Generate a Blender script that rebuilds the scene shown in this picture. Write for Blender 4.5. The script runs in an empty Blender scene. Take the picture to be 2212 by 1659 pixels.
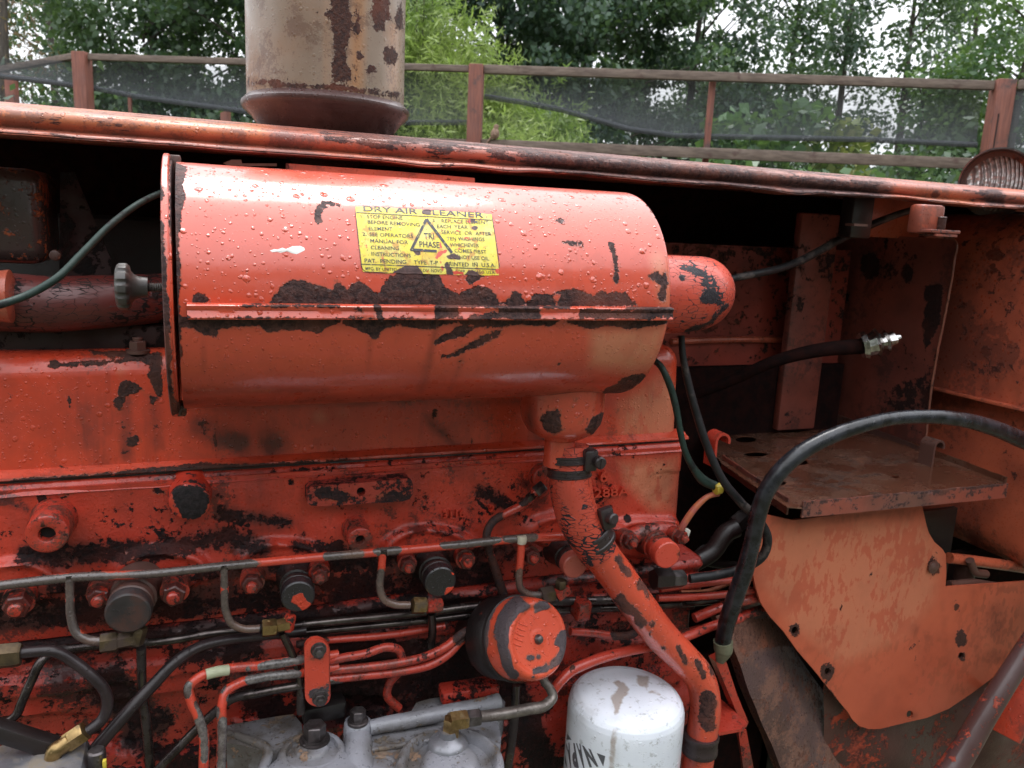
import bpy, bmesh, math, random
import numpy as np
from mathutils import Vector, Matrix, noise as mn
random.seed(4); rng = np.random.default_rng(4)
SC = bpy.context.scene
# ------------------------------------------------------------------ camera
F = 1700.0; CU, CV = 1106.0, 829.5
def _n(v): v = np.array(v, float); return v/np.linalg.norm(v)
ZA = -_n((-406, 8600, 1700)); XA = _n((4394, -128, 1700)); XA = _n(XA-ZA*XA.dot(ZA))
YA = _n(np.cross(ZA, XA)); YA = YA if YA[2] > 0 else -YA
M3 = np.array([XA, YA, ZA])          # camera (right, down, forward) -> world
CAM = np.array([0.0, -0.93, 1.56])
cd = bpy.data.cameras.new('camera'); cam = bpy.data.objects.new('camera', cd); SC.collection.objects.link(cam)
r_, u_, b_ = M3 @ np.array((1, 0, 0)), M3 @ np.array((0, -1, 0)), M3 @ np.array((0, 0, -1))
mw = Matrix([[r_[i], u_[i], b_[i], CAM[i]] for i in range(3)] + [[0, 0, 0, 1]])
cam.matrix_world = mw
cd.sensor_width = 36; cd.lens = 36*F/2212; cd.clip_start = 0.02; cd.clip_end = 400
cd.dof.use_dof = True; cd.dof.focus_distance = 0.92; cd.dof.aperture_fstop = 13
SC.camera = cam
# ------------------------------------------------------------------ sky, sun, exposure
SUN_EL, SUN_AZ = math.radians(70), math.radians(12)
w = bpy.data.worlds.new('World'); SC.world = w; w.use_nodes = True
nt = w.node_tree; nt.nodes.clear()
sky = nt.nodes.new('ShaderNodeTexSky'); sky.sky_type = 'NISHITA'; sky.sun_disc = False
sky.sun_elevation = SUN_EL; sky.sun_rotation = SUN_AZ; sky.air_density = 1.0; sky.dust_density = 4.0
hs = nt.nodes.new('ShaderNodeHueSaturation'); hs.inputs['Saturation'].default_value = 0.12
mx = nt.nodes.new('ShaderNodeMix'); mx.data_type = 'RGBA'; mx.inputs[0].default_value = 0.85
# rain cloud over the clear sky: a standard overcast sky, three times brighter overhead than at the horizon
tc = nt.nodes.new('ShaderNodeTexCoord'); sx = nt.nodes.new('ShaderNodeSeparateXYZ'); mr = nt.nodes.new('ShaderNodeMapRange'); cl = nt.nodes.new('ShaderNodeMix'); cl.data_type = 'RGBA'
nt.links.new(tc.outputs['Generated'], sx.inputs[0]); nt.links.new(sx.outputs[2], mr.inputs[0]); nt.links.new(mr.outputs[0], cl.inputs[0])
cl.inputs[6].default_value = (6.0, 6.2, 6.5, 1); cl.inputs[7].default_value = (17.5, 18.0, 19.0, 1); nt.links.new(cl.outputs[2], mx.inputs[7])
bg = nt.nodes.new('ShaderNodeBackground'); bg.inputs[1].default_value = 0.12
wo = nt.nodes.new('ShaderNodeOutputWorld')
nt.links.new(sky.outputs[0], hs.inputs['Color']); nt.links.new(hs.outputs[0], mx.inputs[6])
nt.links.new(mx.outputs[2], bg.inputs[0]); nt.links.new(bg.outputs[0], wo.inputs[0])
sd = bpy.data.lights.new('sun', 'SUN'); so = bpy.data.objects.new('sun', sd); SC.collection.objects.link(so)
sd.energy = 1.3; sd.angle = math.radians(30); sd.color = (1, .97, .93)
sdir = Vector((math.sin(SUN_AZ)*math.cos(SUN_EL), math.cos(SUN_AZ)*math.cos(SUN_EL), math.sin(SUN_EL)))
so.rotation_euler = sdir.to_track_quat('Z', 'Y').to_euler()
SC.view_settings.view_transform = 'Standard'; SC.view_settings.look = 'None'
SC.view_settings.exposure = 0.86; SC.view_settings.gamma = 1; SC.view_settings.use_curve_mapping = False
SC.render.engine = 'CYCLES'; SC.cycles.max_bounces = 6; SC.cycles.transparent_max_bounces = 16
SC.cycles.use_denoising = True
# ------------------------------------------------------------------ pixel helpers (2212 x 1659 view of the photograph)
def ray(u, v): return M3 @ np.array(((u-CU)/F, (v-CV)/F, 1.0))
def D(u, v, t): return CAM + ray(u, v)*t
def V(u, v, y): r = ray(u, v); return CAM + r*((y-CAM[1])/r[1])
def VZ(u, v, z): r = ray(u, v); return CAM + r*((z-CAM[2])/r[2])
def VX(u, v, x): r = ray(u, v); return CAM + r*((x-CAM[0])/r[0])
def depth(p): return float(((np.asarray(p)-CAM) @ M3)[..., 2])
def S(p): return depth(p)/F
def proj(P):
    c = (np.asarray(P)-CAM) @ M3
    z = np.maximum(c[:, 2], 1e-3)
    return np.stack([c[:, 0]/z*F+CU, c[:, 1]/z*F+CV], 1)
# ------------------------------------------------------------------ wear shapes: signed distance (pixels of the view, positive inside)
def sdf(P, shapes):
    out = np.full(len(P), -60.0)
    for s in shapes:
        k = s[0]
        if k == 'p':
            q = np.array(s[1], float); n = len(q)
            lo, hi = q.min(0)-60, q.max(0)+60
            idx = np.where(((P > lo) & (P < hi)).all(1))[0]
            if not len(idx): continue
            X = P[idx]; d = np.full(len(X), 1e9); ins = np.zeros(len(X), bool)
            for i in range(n):
                a, b = q[i], q[(i+1) % n]; e = b-a; w_ = X-a
                t = np.clip((w_ @ e)/max(e @ e, 1e-9), 0, 1)
                d = np.minimum(d, np.hypot(*(w_-t[:, None]*e).T))
                c = ((a[1] > X[:, 1]) != (b[1] > X[:, 1]))
                with np.errstate(all='ignore'):
                    xx = (b[0]-a[0])*(X[:, 1]-a[1])/(b[1]-a[1])+a[0]
                ins ^= c & (X[:, 0] < xx)
            val = np.where(ins, d, -d)
        elif k == 'c':                                  # polyline with half width
            q = np.array(s[1], float); r = s[2]
            idx = np.arange(len(P)); X = P; d = np.full(len(X), 1e9)
            for a, b in zip(q[:-1], q[1:]):
                e = b-a; w_ = X-a; t = np.clip((w_ @ e)/max(e @ e, 1e-9), 0, 1)
                d = np.minimum(d, np.hypot(*(w_-t[:, None]*e).T))
            val = r-d
        else:                                           # blob
            (cx, cy), rx, ry = s[1], s[2], s[3]; idx = np.arange(len(P))
            val = (1-np.hypot((P[:, 0]-cx)/rx, (P[:, 1]-cy)/ry))*min(rx, ry)
        out[idx] = np.maximum(out[idx], val)
    return np.clip(out, -60, 60)
# ------------------------------------------------------------------ object builder
WL = {}
def tag(o, label=None, cat=None, group=None, kind=None):
    if label: o['label'] = label
    if cat: o['category'] = cat
    if group: o['group'] = group
    if kind: o['kind'] = kind
    return o
def thing(name, loc, label, cat, group=None):
    o = bpy.data.objects.new(name, None); SC.collection.objects.link(o); o.location = loc
    o.empty_display_size = .1; WL[o] = Vector(loc); return tag(o, label, cat, group)
def link(o, parent, wl):
    SC.collection.objects.link(o); WL[o] = Vector(wl)
    if parent: o.parent = parent; o.location = Vector(wl)-WL[parent]
    else: o.location = wl
    return o
def ortho(ax):
    ax = _n(ax); h = np.array((0, 0, 1.)) if abs(ax[2]) < .9 else np.array((1., 0, 0))
    a = _n(np.cross(h, ax)); return a, np.cross(ax, a), ax
class MB:
    def __init__(s): s.v = []; s.f = []; s.m = []; s.n = 0
    def add(s, vs, fs, mi=0):
        vs = np.asarray(vs, float).reshape(-1, 3); s.v.append(vs)
        for f in fs: s.f.append([i+s.n for i in f]); s.m.append(mi)
        s.n += len(vs); return s
    def grid(s, G, mi=0, closeu=False, closev=False):
        a, b = G.shape[:2]; fs = []
        for i in range(a if closeu else a-1):
            for j in range(b if closev else b-1):
                i2, j2 = (i+1) % a, (j+1) % b
                fs.append((i*b+j, i*b+j2, i2*b+j2, i2*b+j))
        return s.add(G.reshape(-1, 3), fs, mi)
    def bm(s, b, mi=0):
        b.verts.index_update()
        return s.add([v.co[:] for v in b.verts], [[v.index for v in f.verts] for f in b.faces], mi)
    def box(s, c, ax, dims, bev=0.0, mi=0, seg=2):
        """oriented box: centre c, ax = 3 unit rows, full dims"""
        b = bmesh.new(); bmesh.ops.create_cube(b, size=1)
        for v in b.verts: v.co = Vector((v.co[0]*dims[0], v.co[1]*dims[1], v.co[2]*dims[2]))
        if bev: bmesh.ops.bevel(b, geom=b.edges[:], offset=bev, segments=seg, profile=.5, affect='EDGES')
        R = np.array(ax)
        for v in b.verts: v.co = Vector(np.array(v.co) @ R + np.asarray(c))
        s.bm(b, mi); b.free(); return s
    def lathe(s, p, ax, prof, seg=32, mi=0, star=None):
        a, b, c = ortho(ax); p = np.asarray(p, float); th = np.linspace(0, 2*math.pi, seg, endpoint=False)
        G = np.zeros((len(prof), seg, 3))
        for i, q in enumerate(prof):
            r = q[1]*np.ones(seg)
            if star: r = r*(1+star[1]*np.where(np.cos(th*star[0]) < star[2], -1, 0)) if len(q) > 2 else r
            G[i] = p + c*q[0] + np.outer(np.cos(th)*r, a) + np.outer(np.sin(th)*r, b)
        s.grid(G, mi, closev=True)
        for k, fl in ((0, True), (len(prof)-1, False)):
            if prof[k][1] > 1e-6:
                ids = list(range(k*seg, (k+1)*seg)); ids = ids[::-1] if fl else ids
                s.f.append([i+s.n-len(prof)*seg for i in ids]); s.m.append(mi)
        return s
    def hexn(s, p, ax, h, r, mi=0, bev=.1, rot=0.0):
        a, b, c = ortho(ax); p = np.asarray(p, float)
        def ring(k, rr): th = np.arange(6)*math.pi/3+rot; return p+c*k+np.outer(np.cos(th)*rr, a)+np.outer(np.sin(th)*rr, b)
        G = np.array([ring(0, r*.93), ring(h*.08, r), ring(h*(1-bev), r), ring(h, r*.88)])
        s.grid(G, mi, closev=True)
        o = s.n-24; s.f.append([o+i for i in range(5, -1, -1)]); s.m.append(mi); s.f.append([o+18+i for i in range(6)]); s.m.append(mi)
        return s
    def tube(s, pts, r, seg=14, mi=0, smooth=6, close=True):
        P = np.array(pts, float); r = np.ones(len(P))*r if np.isscalar(r) else np.array(r, float)
        if smooth and len(P) > 2:
            Q = []; R = []
            E = np.vstack([2*P[0]-P[1], P, 2*P[-1]-P[-2]])
            for i in range(len(P)-1):
                p0, p1, p2, p3 = E[i:i+4]
                d1 = max(np.linalg.norm(p1-p0), 1e-6)**.5; d2 = max(np.linalg.norm(p2-p1), 1e-6)**.5; d3 = max(np.linalg.norm(p3-p2), 1e-6)**.5
                m1 = (p2-p1) + d2*((p1-p0)/d1 - (p2-p0)/(d1+d2)); m2 = (p2-p1) + d2*((p3-p2)/d3 - (p3-p1)/(d2+d3))
                m1 = ((p1-p0)/d1/d1 - (p2-p0)/(d1*(0)+(d1*d1+d2*d2)) + (p2-p1)/d2/d2)*d2*d2
                m2 = ((p2-p1)/d2/d2 - (p3-p1)/(d2*d2+d3*d3) + (p3-p2)/d3/d3)*d2*d2
                for k in range(smooth):
                    t = k/smooth
                    Q.append((2*t**3-3*t*t+1)*p1+(t**3-2*t*t+t)*m1+(-2*t**3+3*t*t)*p2+(t**3-t*t)*m2)
                    R.append(r[i]*(1-t)+r[i+1]*t)
            Q.append(P[-1]); R.append(r[-1]); P, r = np.array(Q), np.array(R)
        T = np.gradient(P, axis=0); T /= np.linalg.norm(T, axis=1)[:, None]+1e-12
        a, _, _ = ortho(T[0]); G = np.zeros((len(P), seg, 3)); th = np.linspace(0, 2*math.pi, seg, endpoint=False)
        for i in range(len(P)):
            a = a - T[i]*a.dot(T[i]); a = _n(a); b = np.cross(T[i], a)
            G[i] = P[i] + np.outer(np.cos(th)*r[i], a)+np.outer(np.sin(th)*r[i], b)
        s.grid(G, mi, closev=True)
        if close:
            o = s.n-len(P)*seg
            s.f.append([o+i for i in range(seg)][::-1]); s.m.append(mi)
            s.f.append([s.n-seg+i for i in range(seg)]); s.m.append(mi)
        return s
    def plate(s, outer, holes, direc, step=0.012, mi=0, bev=0.0, curve=None):
        """outer / holes: world points lying on one plane; direc: thickness vector (away from the camera)"""
        b = bmesh.new(); loops = [outer]+holes; es = []
        for L in loops:
            vs = [b.verts.new(Vector(p)) for p in L]
            for i in range(len(vs)): es.append(b.edges.new((vs[i], vs[(i+1) % len(vs)])))
        bmesh.ops.triangle_fill(b, edges=es, use_beauty=True, use_dissolve=False)
        ex = bmesh.ops.extrude_face_region(b, geom=b.faces[:])
        for g in ex['geom']:
            if isinstance(g, bmesh.types.BMVert): g.co += Vector(direc)
        densify(b, step)
        bmesh.ops.recalc_face_normals(b, faces=b.faces[:])
        if curve:
            for v in b.verts: v.co = Vector(curve(np.array(v.co)))
        s.bm(b, mi); b.free(); return s
    def build(s, name, mats, parent=None, wear=None, grime=None, pale=None, dent=0.0, dscale=8, soft=1, sharp=32, warp=None, label=None):
        vs = np.vstack(s.v); 
        if dent:
            for i in range(len(vs)):
                q = Vector(vs[i]*dscale); vs[i] += np.array(mn.noise_vector(q))*dent
        if warp: vs = warp(vs)
        c = (vs.min(0)+vs.max(0))/2
        me = bpy.data.meshes.new(name); me.from_pydata((vs-c).tolist(), [], s.f)
        for m_ in (mats if isinstance(mats, (list, tuple)) else [mats]): me.materials.append(m_)
        me.polygons.foreach_set('material_index', s.m)
        me.validate(); me.shade_smooth(); me.set_sharp_from_angle(angle=math.radians(sharp))
        if wear or grime or pale:
            P = proj(vs[:len(me.vertices)]); col = np.zeros((len(P), 4), np.float32)
            if wear: col[:, 0] = (sdf(P, wear)+60)/120
            if grime: col[:, 1] = np.clip(sdf(P, grime)/25, 0, 1)
            if pale: col[:, 2] = np.clip(sdf(P, pale)/30, 0, 1)
            at = me.color_attributes.new('wear', 'FLOAT_COLOR', 'POINT'); at.data.foreach_set('color', col.ravel())
        me.update()
        o = bpy.data.objects.new(name, me); link(o, parent, c)
        if label: o['label'] = label
        return o
def densify(b, step):
    for ax in range(3):
        xs = [v.co[ax] for v in b.verts]; lo, hi = min(xs), max(xs); n = int((hi-lo)/step)
        n = min(n, 200)
        for k in range(1, n):
            co = Vector((0, 0, 0)); co[ax] = lo+(hi-lo)*k/n; no = Vector((0, 0, 0)); no[ax] = 1
            bmesh.ops.bisect_plane(b, geom=b.verts[:]+b.edges[:]+b.faces[:], dist=1e-6, plane_co=co, plane_no=no)
WORLDAX = np.eye(3)
# ------------------------------------------------------------------ material builder
class NB:
    def __init__(s, name):
        s.m = bpy.data.materials.new(name); s.m.use_nodes = True; s.t = s.m.node_tree; s.t.nodes.clear()
        s.pos = s.node('ShaderNodeNewGeometry').outputs['Position']
    def node(s, t, **k):
        n = s.t.nodes.new(t)
        for a, b in k.items(): setattr(n, a, b)
        return n
    def put(s, sock, val):
        if isinstance(val, bpy.types.NodeSocket): s.t.links.new(val, sock)
        elif val is not None:
            if isinstance(val, (tuple, list)) and len(val) == 3 and sock.type == 'RGBA': val = (*val, 1)
            sock.default_value = val
    def noise(s, scale, detail=4, rough=.55, vec=None, dist=0.0, col=False):
        n = s.node('ShaderNodeTexNoise'); s.put(n.inputs['Vector'], vec or s.pos)
        s.put(n.inputs['Scale'], scale); n.inputs['Detail'].default_value = detail; n.inputs['Roughness'].default_value = rough
        n.inputs['Distortion'].default_value = dist
        return n.outputs['Color' if col else 'Fac']
    def vor(s, scale, feature='F1', vec=None, out='Distance', rnd=1.0):
        n = s.node('ShaderNodeTexVoronoi', feature=feature); s.put(n.inputs['Vector'], vec or s.pos); n.inputs['Scale'].default_value = scale
        n.inputs['Randomness'].default_value = rnd
        return n.outputs[out]
    def math(s, op, a, b=None, c=None, clamp=False):
        n = s.node('ShaderNodeMath', operation=op, use_clamp=clamp); s.put(n.inputs[0], a)
        if b is not None: s.put(n.inputs[1], b)
        if c is not None: s.put(n.inputs[2], c)
        return n.outputs[0]
    def step(s, x, lo, hi):
        n = s.node('ShaderNodeMapRange', interpolation_type='SMOOTHSTEP'); s.put(n.inputs['Value'], x)
        s.put(n.inputs['From Min'], lo); s.put(n.inputs['From Max'], hi); return n.outputs['Result']
    def mix(s, f, a, b):
        n = s.node('ShaderNodeMix', data_type='RGBA'); s.put(n.inputs[0], f); s.put(n.inputs[6], a); s.put(n.inputs[7], b); return n.outputs[2]
    def mixf(s, f, a, b):
        n = s.node('ShaderNodeMix', data_type='FLOAT'); s.put(n.inputs[0], f); s.put(n.inputs[2], a); s.put(n.inputs[3], b); return n.outputs[0]
    def mul(s, vec, k):
        n = s.node('ShaderNodeVectorMath', operation='MULTIPLY'); s.put(n.inputs[0], vec); n.inputs[1].default_value = k; return n.outputs[0]
    def warp(s, k, scale=20):
        n = s.node('ShaderNodeVectorMath', operation='MULTIPLY_ADD'); s.put(n.inputs[0], s.noise(scale, 3, col=True)); n.inputs[1].default_value = (k,)*3
        s.put(n.inputs[2], s.pos); return n.outputs[0]
    def attr(s):
        a = s.node('ShaderNodeAttribute', attribute_name='wear'); q = s.node('ShaderNodeSeparateColor'); s.t.links.new(a.outputs['Color'], q.inputs[0])
        return q.outputs
    def normal_z(s):
        g = s.node('ShaderNodeNewGeometry'); q = s.node('ShaderNodeSeparateXYZ'); s.t.links.new(g.outputs['Normal'], q.inputs[0]); return q.outputs[2]
    def finish(s, color, rough=.5, metal=0.0, height=None, bdist=.002, bstr=1.0, coat=0.0, spec=.5, alpha=None, trans=None, cior=1.5):
        b = s.node('ShaderNodeBsdfPrincipled'); s.put(b.inputs['Base Color'], color); s.put(b.inputs['Roughness'], rough); s.put(b.inputs['Metallic'], metal)
        s.put(b.inputs['Specular IOR Level'], spec); s.put(b.inputs['Coat Weight'], coat); b.inputs['Coat Roughness'].default_value = .12; b.inputs['Coat IOR'].default_value = cior
        if alpha is not None: s.put(b.inputs['Alpha'], alpha)
        if trans is not None: s.put(b.inputs['Transmission Weight'], trans)
        if height is not None:
            u = s.node('ShaderNodeBump'); u.inputs['Distance'].default_value = bdist; s.put(u.inputs['Strength'], bstr)
            s.put(u.inputs['Height'], height); s.t.links.new(u.outputs[0], b.inputs['Normal'])
            s.t.links.new(u.outputs[0], b.inputs['Coat Normal'])
        o = s.node('ShaderNodeOutputMaterial'); s.t.links.new(b.outputs[0], o.inputs[0]); return s.m
    def drops(s, scale, amount=.45, size=.34):
        """sparse hemispherical water drops, 0..1 height"""
        n = s.node('ShaderNodeTexVoronoi'); s.put(n.inputs['Vector'], s.warp(.0042, 150)); n.inputs['Scale'].default_value = scale
        q = s.node('ShaderNodeSeparateColor'); s.t.links.new(n.outputs['Color'], q.inputs[0])
        r = s.math('MULTIPLY', s.step(q.outputs[0], 1-amount, 1.0), size)
        h = s.math('SUBTRACT', r, n.outputs['Distance'])
        return s.math('POWER', s.math('MAXIMUM', s.math('DIVIDE', h, size), 0.0), .5)
def paint(name, base, base2, chip=.0, chip_scale=40, dark=(.030, .016, .015), dark2=(.075, .032, .024), grime=.25, rough=.32, drop=0.0,
          drop_scale=120, amp=20, nscale=75, crack=0.0, cscale=70, cast=0.0, spots=0.0, streak=0.0, gcol=(.035, .012, .009), pale=(.62, .22, .12), coat=.25, stretch=None, mott=0.0, mthr=.52, mshine=.12):
    s = NB(name); R, G, B = s.attr()[:3]
    posv = s.mul(s.pos, stretch) if stretch else s.pos
    big = s.noise(5, 4); col = s.mix(s.step(big, .3, .72), base, base2)
    if spots: col = s.mix(s.math('MULTIPLY', s.step(s.noise(90, 3, .5, s.mul(s.pos, (1, 1, .6))), .50, .56), s.math('MULTIPLY', s.step(s.noise(9, 2), .42, .6), spots)), col, [c*.72 for c in base])
    col = s.mix(s.math('MULTIPLY', B, .85), col, pale)
    col = s.mix(s.math('MULTIPLY', s.math('MULTIPLY', B, spots*.8), s.step(s.math('ADD', s.math('MULTIPLY', s.noise(85, 5, .62, s.mul(s.pos, (1, 1, .45))), .6), s.math('MULTIPLY', s.noise(14, 3), .4)), .50, .53)), col, [base[0]*.92, base[1]*.85, base[2]*.9])
    gr = s.math('ADD', s.math('MULTIPLY', s.step(s.noise(11, 6, .62), .42, .75), grime), s.math('MULTIPLY', G, s.mixf(s.step(s.noise(35, 5, .6), .3, .65), .45, 1.0)), clamp=True)
    if streak: gr = s.math('ADD', gr, s.math('MULTIPLY', s.step(s.noise(30, 4, .6, s.mul(s.pos, (1, 1, .09))), .52, .72), streak), clamp=True)
    col = s.mix(s.math('MULTIPLY', gr, .8), col, gcol)
    if mott:
        mo = s.math('ADD', s.math('MULTIPLY', s.noise(chip_scale*6, 7, .8), .42), s.math('MULTIPLY', s.noise(chip_scale*.5, 5, .65), .58)); mo = s.step(s.math('ADD', mo, s.math('MULTIPLY', G, .09)), mthr, mthr+.045)
        col = s.mix(s.math('MULTIPLY', mo, mott), col, dark2)
    wn = s.noise(nscale, 6, .62); wn2 = s.noise(nscale*4, 3, .6)
    wv = s.math('MULTIPLY_ADD', R, 120.0, -60.0)
    wv = s.math('ADD', wv, s.math('MULTIPLY_ADD', wn, amp, -amp*.5)); wv = s.math('ADD', wv, s.math('MULTIPLY_ADD', wn2, amp*.3, -amp*.15))
    mask = s.step(wv, -.8, .8)
    if chip:
        cn = s.math('ADD', s.math('MULTIPLY', s.noise(chip_scale*2.4, 9, .74, posv), .62), s.math('MULTIPLY', s.noise(chip_scale*.45, 4, .6, posv), .38)); t = 1-chip
        cm = s.step(s.math('ADD', cn, s.math('MULTIPLY', G, .11)), t, t+.012)
        mask = s.math('MAXIMUM', mask, cm)
    ck = None
    if crack:
        wv_ = s.warp(.012, 30)
        d1 = s.vor(cscale, 'DISTANCE_TO_EDGE', s.mul(wv_, (.7, 1, 2.6))); d2 = s.vor(cscale*2.0, 'DISTANCE_TO_EDGE', s.mul(wv_, (.7, 1, 1.5)))
        width = s.math('MULTIPLY', s.step(s.noise(20, 3), .48, .75), .13*crack)
        c1 = s.math('MULTIPLY', s.math('LESS_THAN', d1, s.math('ADD', s.math('MULTIPLY', width, 1.6), .022)), s.step(s.noise(26, 3), .42, .46)); c2 = s.math('MULTIPLY', s.math('LESS_THAN', d2, s.math('MULTIPLY', width, .6)), s.step(s.noise(30, 2), .48, .55))
        ck = s.math('MAXIMUM', c1, c2); mask = s.math('MAXIMUM', mask, ck)
    rn = s.noise(160, 6, .7); rust = s.mix(s.step(rn, .35, .68), dark, dark2)
    rust = s.mix(s.step(s.noise(16, 5), .48, .66), rust, (dark2[0]*1.35, dark2[1]*1.05, dark2[2]*.9))
    edge = s.math('MULTIPLY', s.step(wv, -5, 0), s.math('SUBTRACT', 1.0, mask))
    col = s.mix(s.math('MULTIPLY', edge, s.math('MULTIPLY', s.step(s.noise(28, 3), .4, .6), .65)), col, (.26, .065, .03)) if name.startswith('red') else col
    col = s.mix(mask, col, rust)
    h = s.math('MULTIPLY', mask, -.35)
    h = s.math('ADD', h, s.math('MULTIPLY', s.math('MULTIPLY', rn, mask), 1.6 if mshine < .5 else .25))
    h = s.math('ADD', h, s.math('MULTIPLY', s.noise(26, 3), .25))
    if cast: h = s.math('ADD', h, s.math('MULTIPLY', s.noise(260, 4, .6), cast))
    dr = None
    if drop:
        dr = s.math('MAXIMUM', s.drops(drop_scale, .55), s.math('MULTIPLY', s.drops(drop_scale*1.9, .75), .6)); d2 = s.drops(drop_scale*3.6, .6)
        tz = s.step(s.normal_z(), -.75, .35)
        h = s.math('ADD', h, s.math('MULTIPLY', s.math('MULTIPLY', dr, tz), drop)); h = s.math('ADD', h, s.math('MULTIPLY', d2, drop*.35))
    rg = s.mixf(s.step(s.noise(18, 4), .3, .7), rough*.75, rough*1.35)
    rg = s.mixf(gr, rg, .6); rg = s.mixf(mask, rg, s.mixf(s.noise(60, 3), *((.38, .75) if mshine < .5 else (.16, .38))))
    if dr is not None: rg = s.mixf(s.step(dr, .05, .2), rg, .08)
    cw = s.math('MULTIPLY', s.mixf(mask, coat, coat*mshine), s.math('SUBTRACT', 1.0, s.math('MULTIPLY', gr, .8))); sp = s.mixf(mask, .5, .22 if mshine < .5 else .6)
    return s.finish(col, rg, 0.0, h, .0016, 1.0, cw, spec=sp, cior=1.5 if coat < .5 else 1.75)
RED, RED2 = (.62, .060, .028), (.50, .042, .020)
M = {}
M['cleaner'] = paint('red_cleaner_paint', (.64, .078, .036), (.55, .060, .028), grime=.15, drop=1.5, drop_scale=75, spots=.25, rough=.3, coat=.55, dark=(.020, .009, .010), dark2=(.095, .042, .036), streak=.12)
M['cover'] = paint('red_cover_paint', mott=0.5, base=(.62, .072, .030), base2=(.52, .050, .022), mthr=0.56, chip=.36, chip_scale=30, grime=.40, drop=.7, drop_scale=100, spots=.5, streak=.4, rough=.3)
M['head'] = paint('red_head_paint', spots=.6, mott=0.75, base=(.55, .048, .022), base2=(.40, .030, .016), mthr=0.54, chip=.43, chip_scale=34, grime=.55, cast=.5, drop=.3, rough=.38, streak=.3, dark=(.006, .003, .004), dark2=(.035, .009, .008))
M['block'] = paint('red_block_paint', mott=0.9, base=(.46, .036, .019), base2=(.28, .022, .013), mthr=0.515, chip=.47, chip_scale=30, grime=.75, cast=.6, drop=.25, rough=.42, dark=(.005, .003, .004), dark2=(.025, .007, .007), gcol=(.03,.008,.007))
M['redfit'] = paint('red_fitting_paint', mott=0.85, base=(.46, .042, .022), base2=(.30, .024, .014), mthr=0.49, chip=.46, chip_scale=45, grime=.35, cast=.25, drop=.3, drop_scale=150, rough=.35, dark=(.015, .010, .011))
M['redpipe'] = paint('red_pipe_paint', mott=0.6, base=(.46, .048, .028), base2=(.34, .032, .020), mthr=0.53, chip=.41, chip_scale=26, grime=.2, drop=.3, drop_scale=160, rough=.3, dark=(.035, .024, .026))
M['darkcap'] = paint('black_cap_rubber', (.014, .010, .011), (.022, .015, .015), chip=.30, chip_scale=40, grime=.2, drop=.4, drop_scale=200, rough=.4, dark=(.45, .04, .02), dark2=(.5, .06, .03))
M['crackle'] = paint('red_crackled_rubber', (.55, .068, .036), (.48, .058, .032), chip=.36, grime=.25, crack=1.25, cscale=72, rough=.4, drop=.15, dark=(.018, .016, .020), dark2=(.03, .026, .032))
M['crackleold'] = paint('dark_crackled_rubber', (.13, .016, .012), (.07, .012, .010), chip=.38, grime=.5, crack=1.0, cscale=85, rough=.5, dark=(.010, .008, .009), dark2=(.02, .014, .014))
M['hood'] = paint('hood_faded_paint', mott=0.6, base=(.48, .125, .065), base2=(.30, .095, .070), mthr=0.5, chip=.435, chip_scale=30, grime=.75, drop=1.2, drop_scale=130, rough=.40, coat=.22, dark=(.045, .026, .028), dark2=(.13, .060, .050), stretch=(.35, 1, 1.3), pale=(.60, .19, .07), gcol=(.10, .048, .046))
M['plate'] = paint('salmon_plate_paint', (.54, .112, .052), (.46, .088, .042), grime=.24, spots=1.0, rough=.42, coat=.1, pale=(.57, .185, .098), dark=(.06, .028, .024))
M['tank'] = paint('tank_rusty_paint', mott=0.65, base=(.58, .125, .060), base2=(.32, .072, .044), mthr=0.49, chip=.42, chip_scale=9, grime=.5, rough=.36, dark=(.07, .024, .020), dark2=(.13, .04, .028), stretch=(1, 1, 1), drop=.15)
M['sheet'] = paint('bulkhead_rusty_paint', mott=0.6, base=(.25, .062, .040), base2=(.14, .038, .028), mthr=0.5, chip=.43, chip_scale=12, grime=.5, rough=.45, coat=.1, dark=(.022, .014, .014), dark2=(.04, .018, .016))
M['tray'] = paint('tray_rust', mott=0.6, base=(.085, .032, .019), base2=(.14, .050, .028), mthr=0.5, chip=.44, chip_scale=18, grime=.3, rough=.22, coat=.6, dark=(.03, .014, .012), dark2=(.15, .08, .055), stretch=(.5, 1, 1), drop=.1)
M['traylip'] = paint('tray_lip_paint', (.36, .080, .050), (.15, .065, .050), chip=.47, chip_scale=35, grime=.4, rough=.4, dark=(.035, .022, .024), dark2=(.12, .06, .05))
M['fly'] = paint('housing_rust', mott=0.8, base=(.115, .064, .066), base2=(.085, .040, .034), mthr=0.49, chip=.45, chip_scale=28, grime=.35, rough=.34, coat=.35, dark=(.10, .045, .035), dark2=(.22, .10, .07), drop=.9, drop_scale=110, cast=.8)
M['rust'] = paint('brown_rust', (.11, .050, .038), (.075, .036, .030), chip=.44, chip_scale=30, grime=.3, rough=.45, dark=(.035, .018, .016), dark2=(.2, .07, .04))
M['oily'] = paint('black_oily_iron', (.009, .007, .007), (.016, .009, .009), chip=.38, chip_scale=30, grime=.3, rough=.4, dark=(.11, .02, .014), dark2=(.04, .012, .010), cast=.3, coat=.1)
M['interior'] = paint('shade_darkened_interior', (.030, .007, .006), (.012, .005, .005), chip=.5, chip_scale=12, grime=.6, rough=.75, coat=0.0, dark=(.004, .003, .003), dark2=(.012, .005, .004))  # paint darkened so that the colour itself carries the bay's shade
M['clamp'] = paint('dark_clamp_band', (.030, .018, .019), (.022, .014, .015), chip=.33, chip_scale=60, grime=.2, rough=.4, dark=(.4, .045, .022), dark2=(.45, .06, .03), drop=.3)
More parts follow.
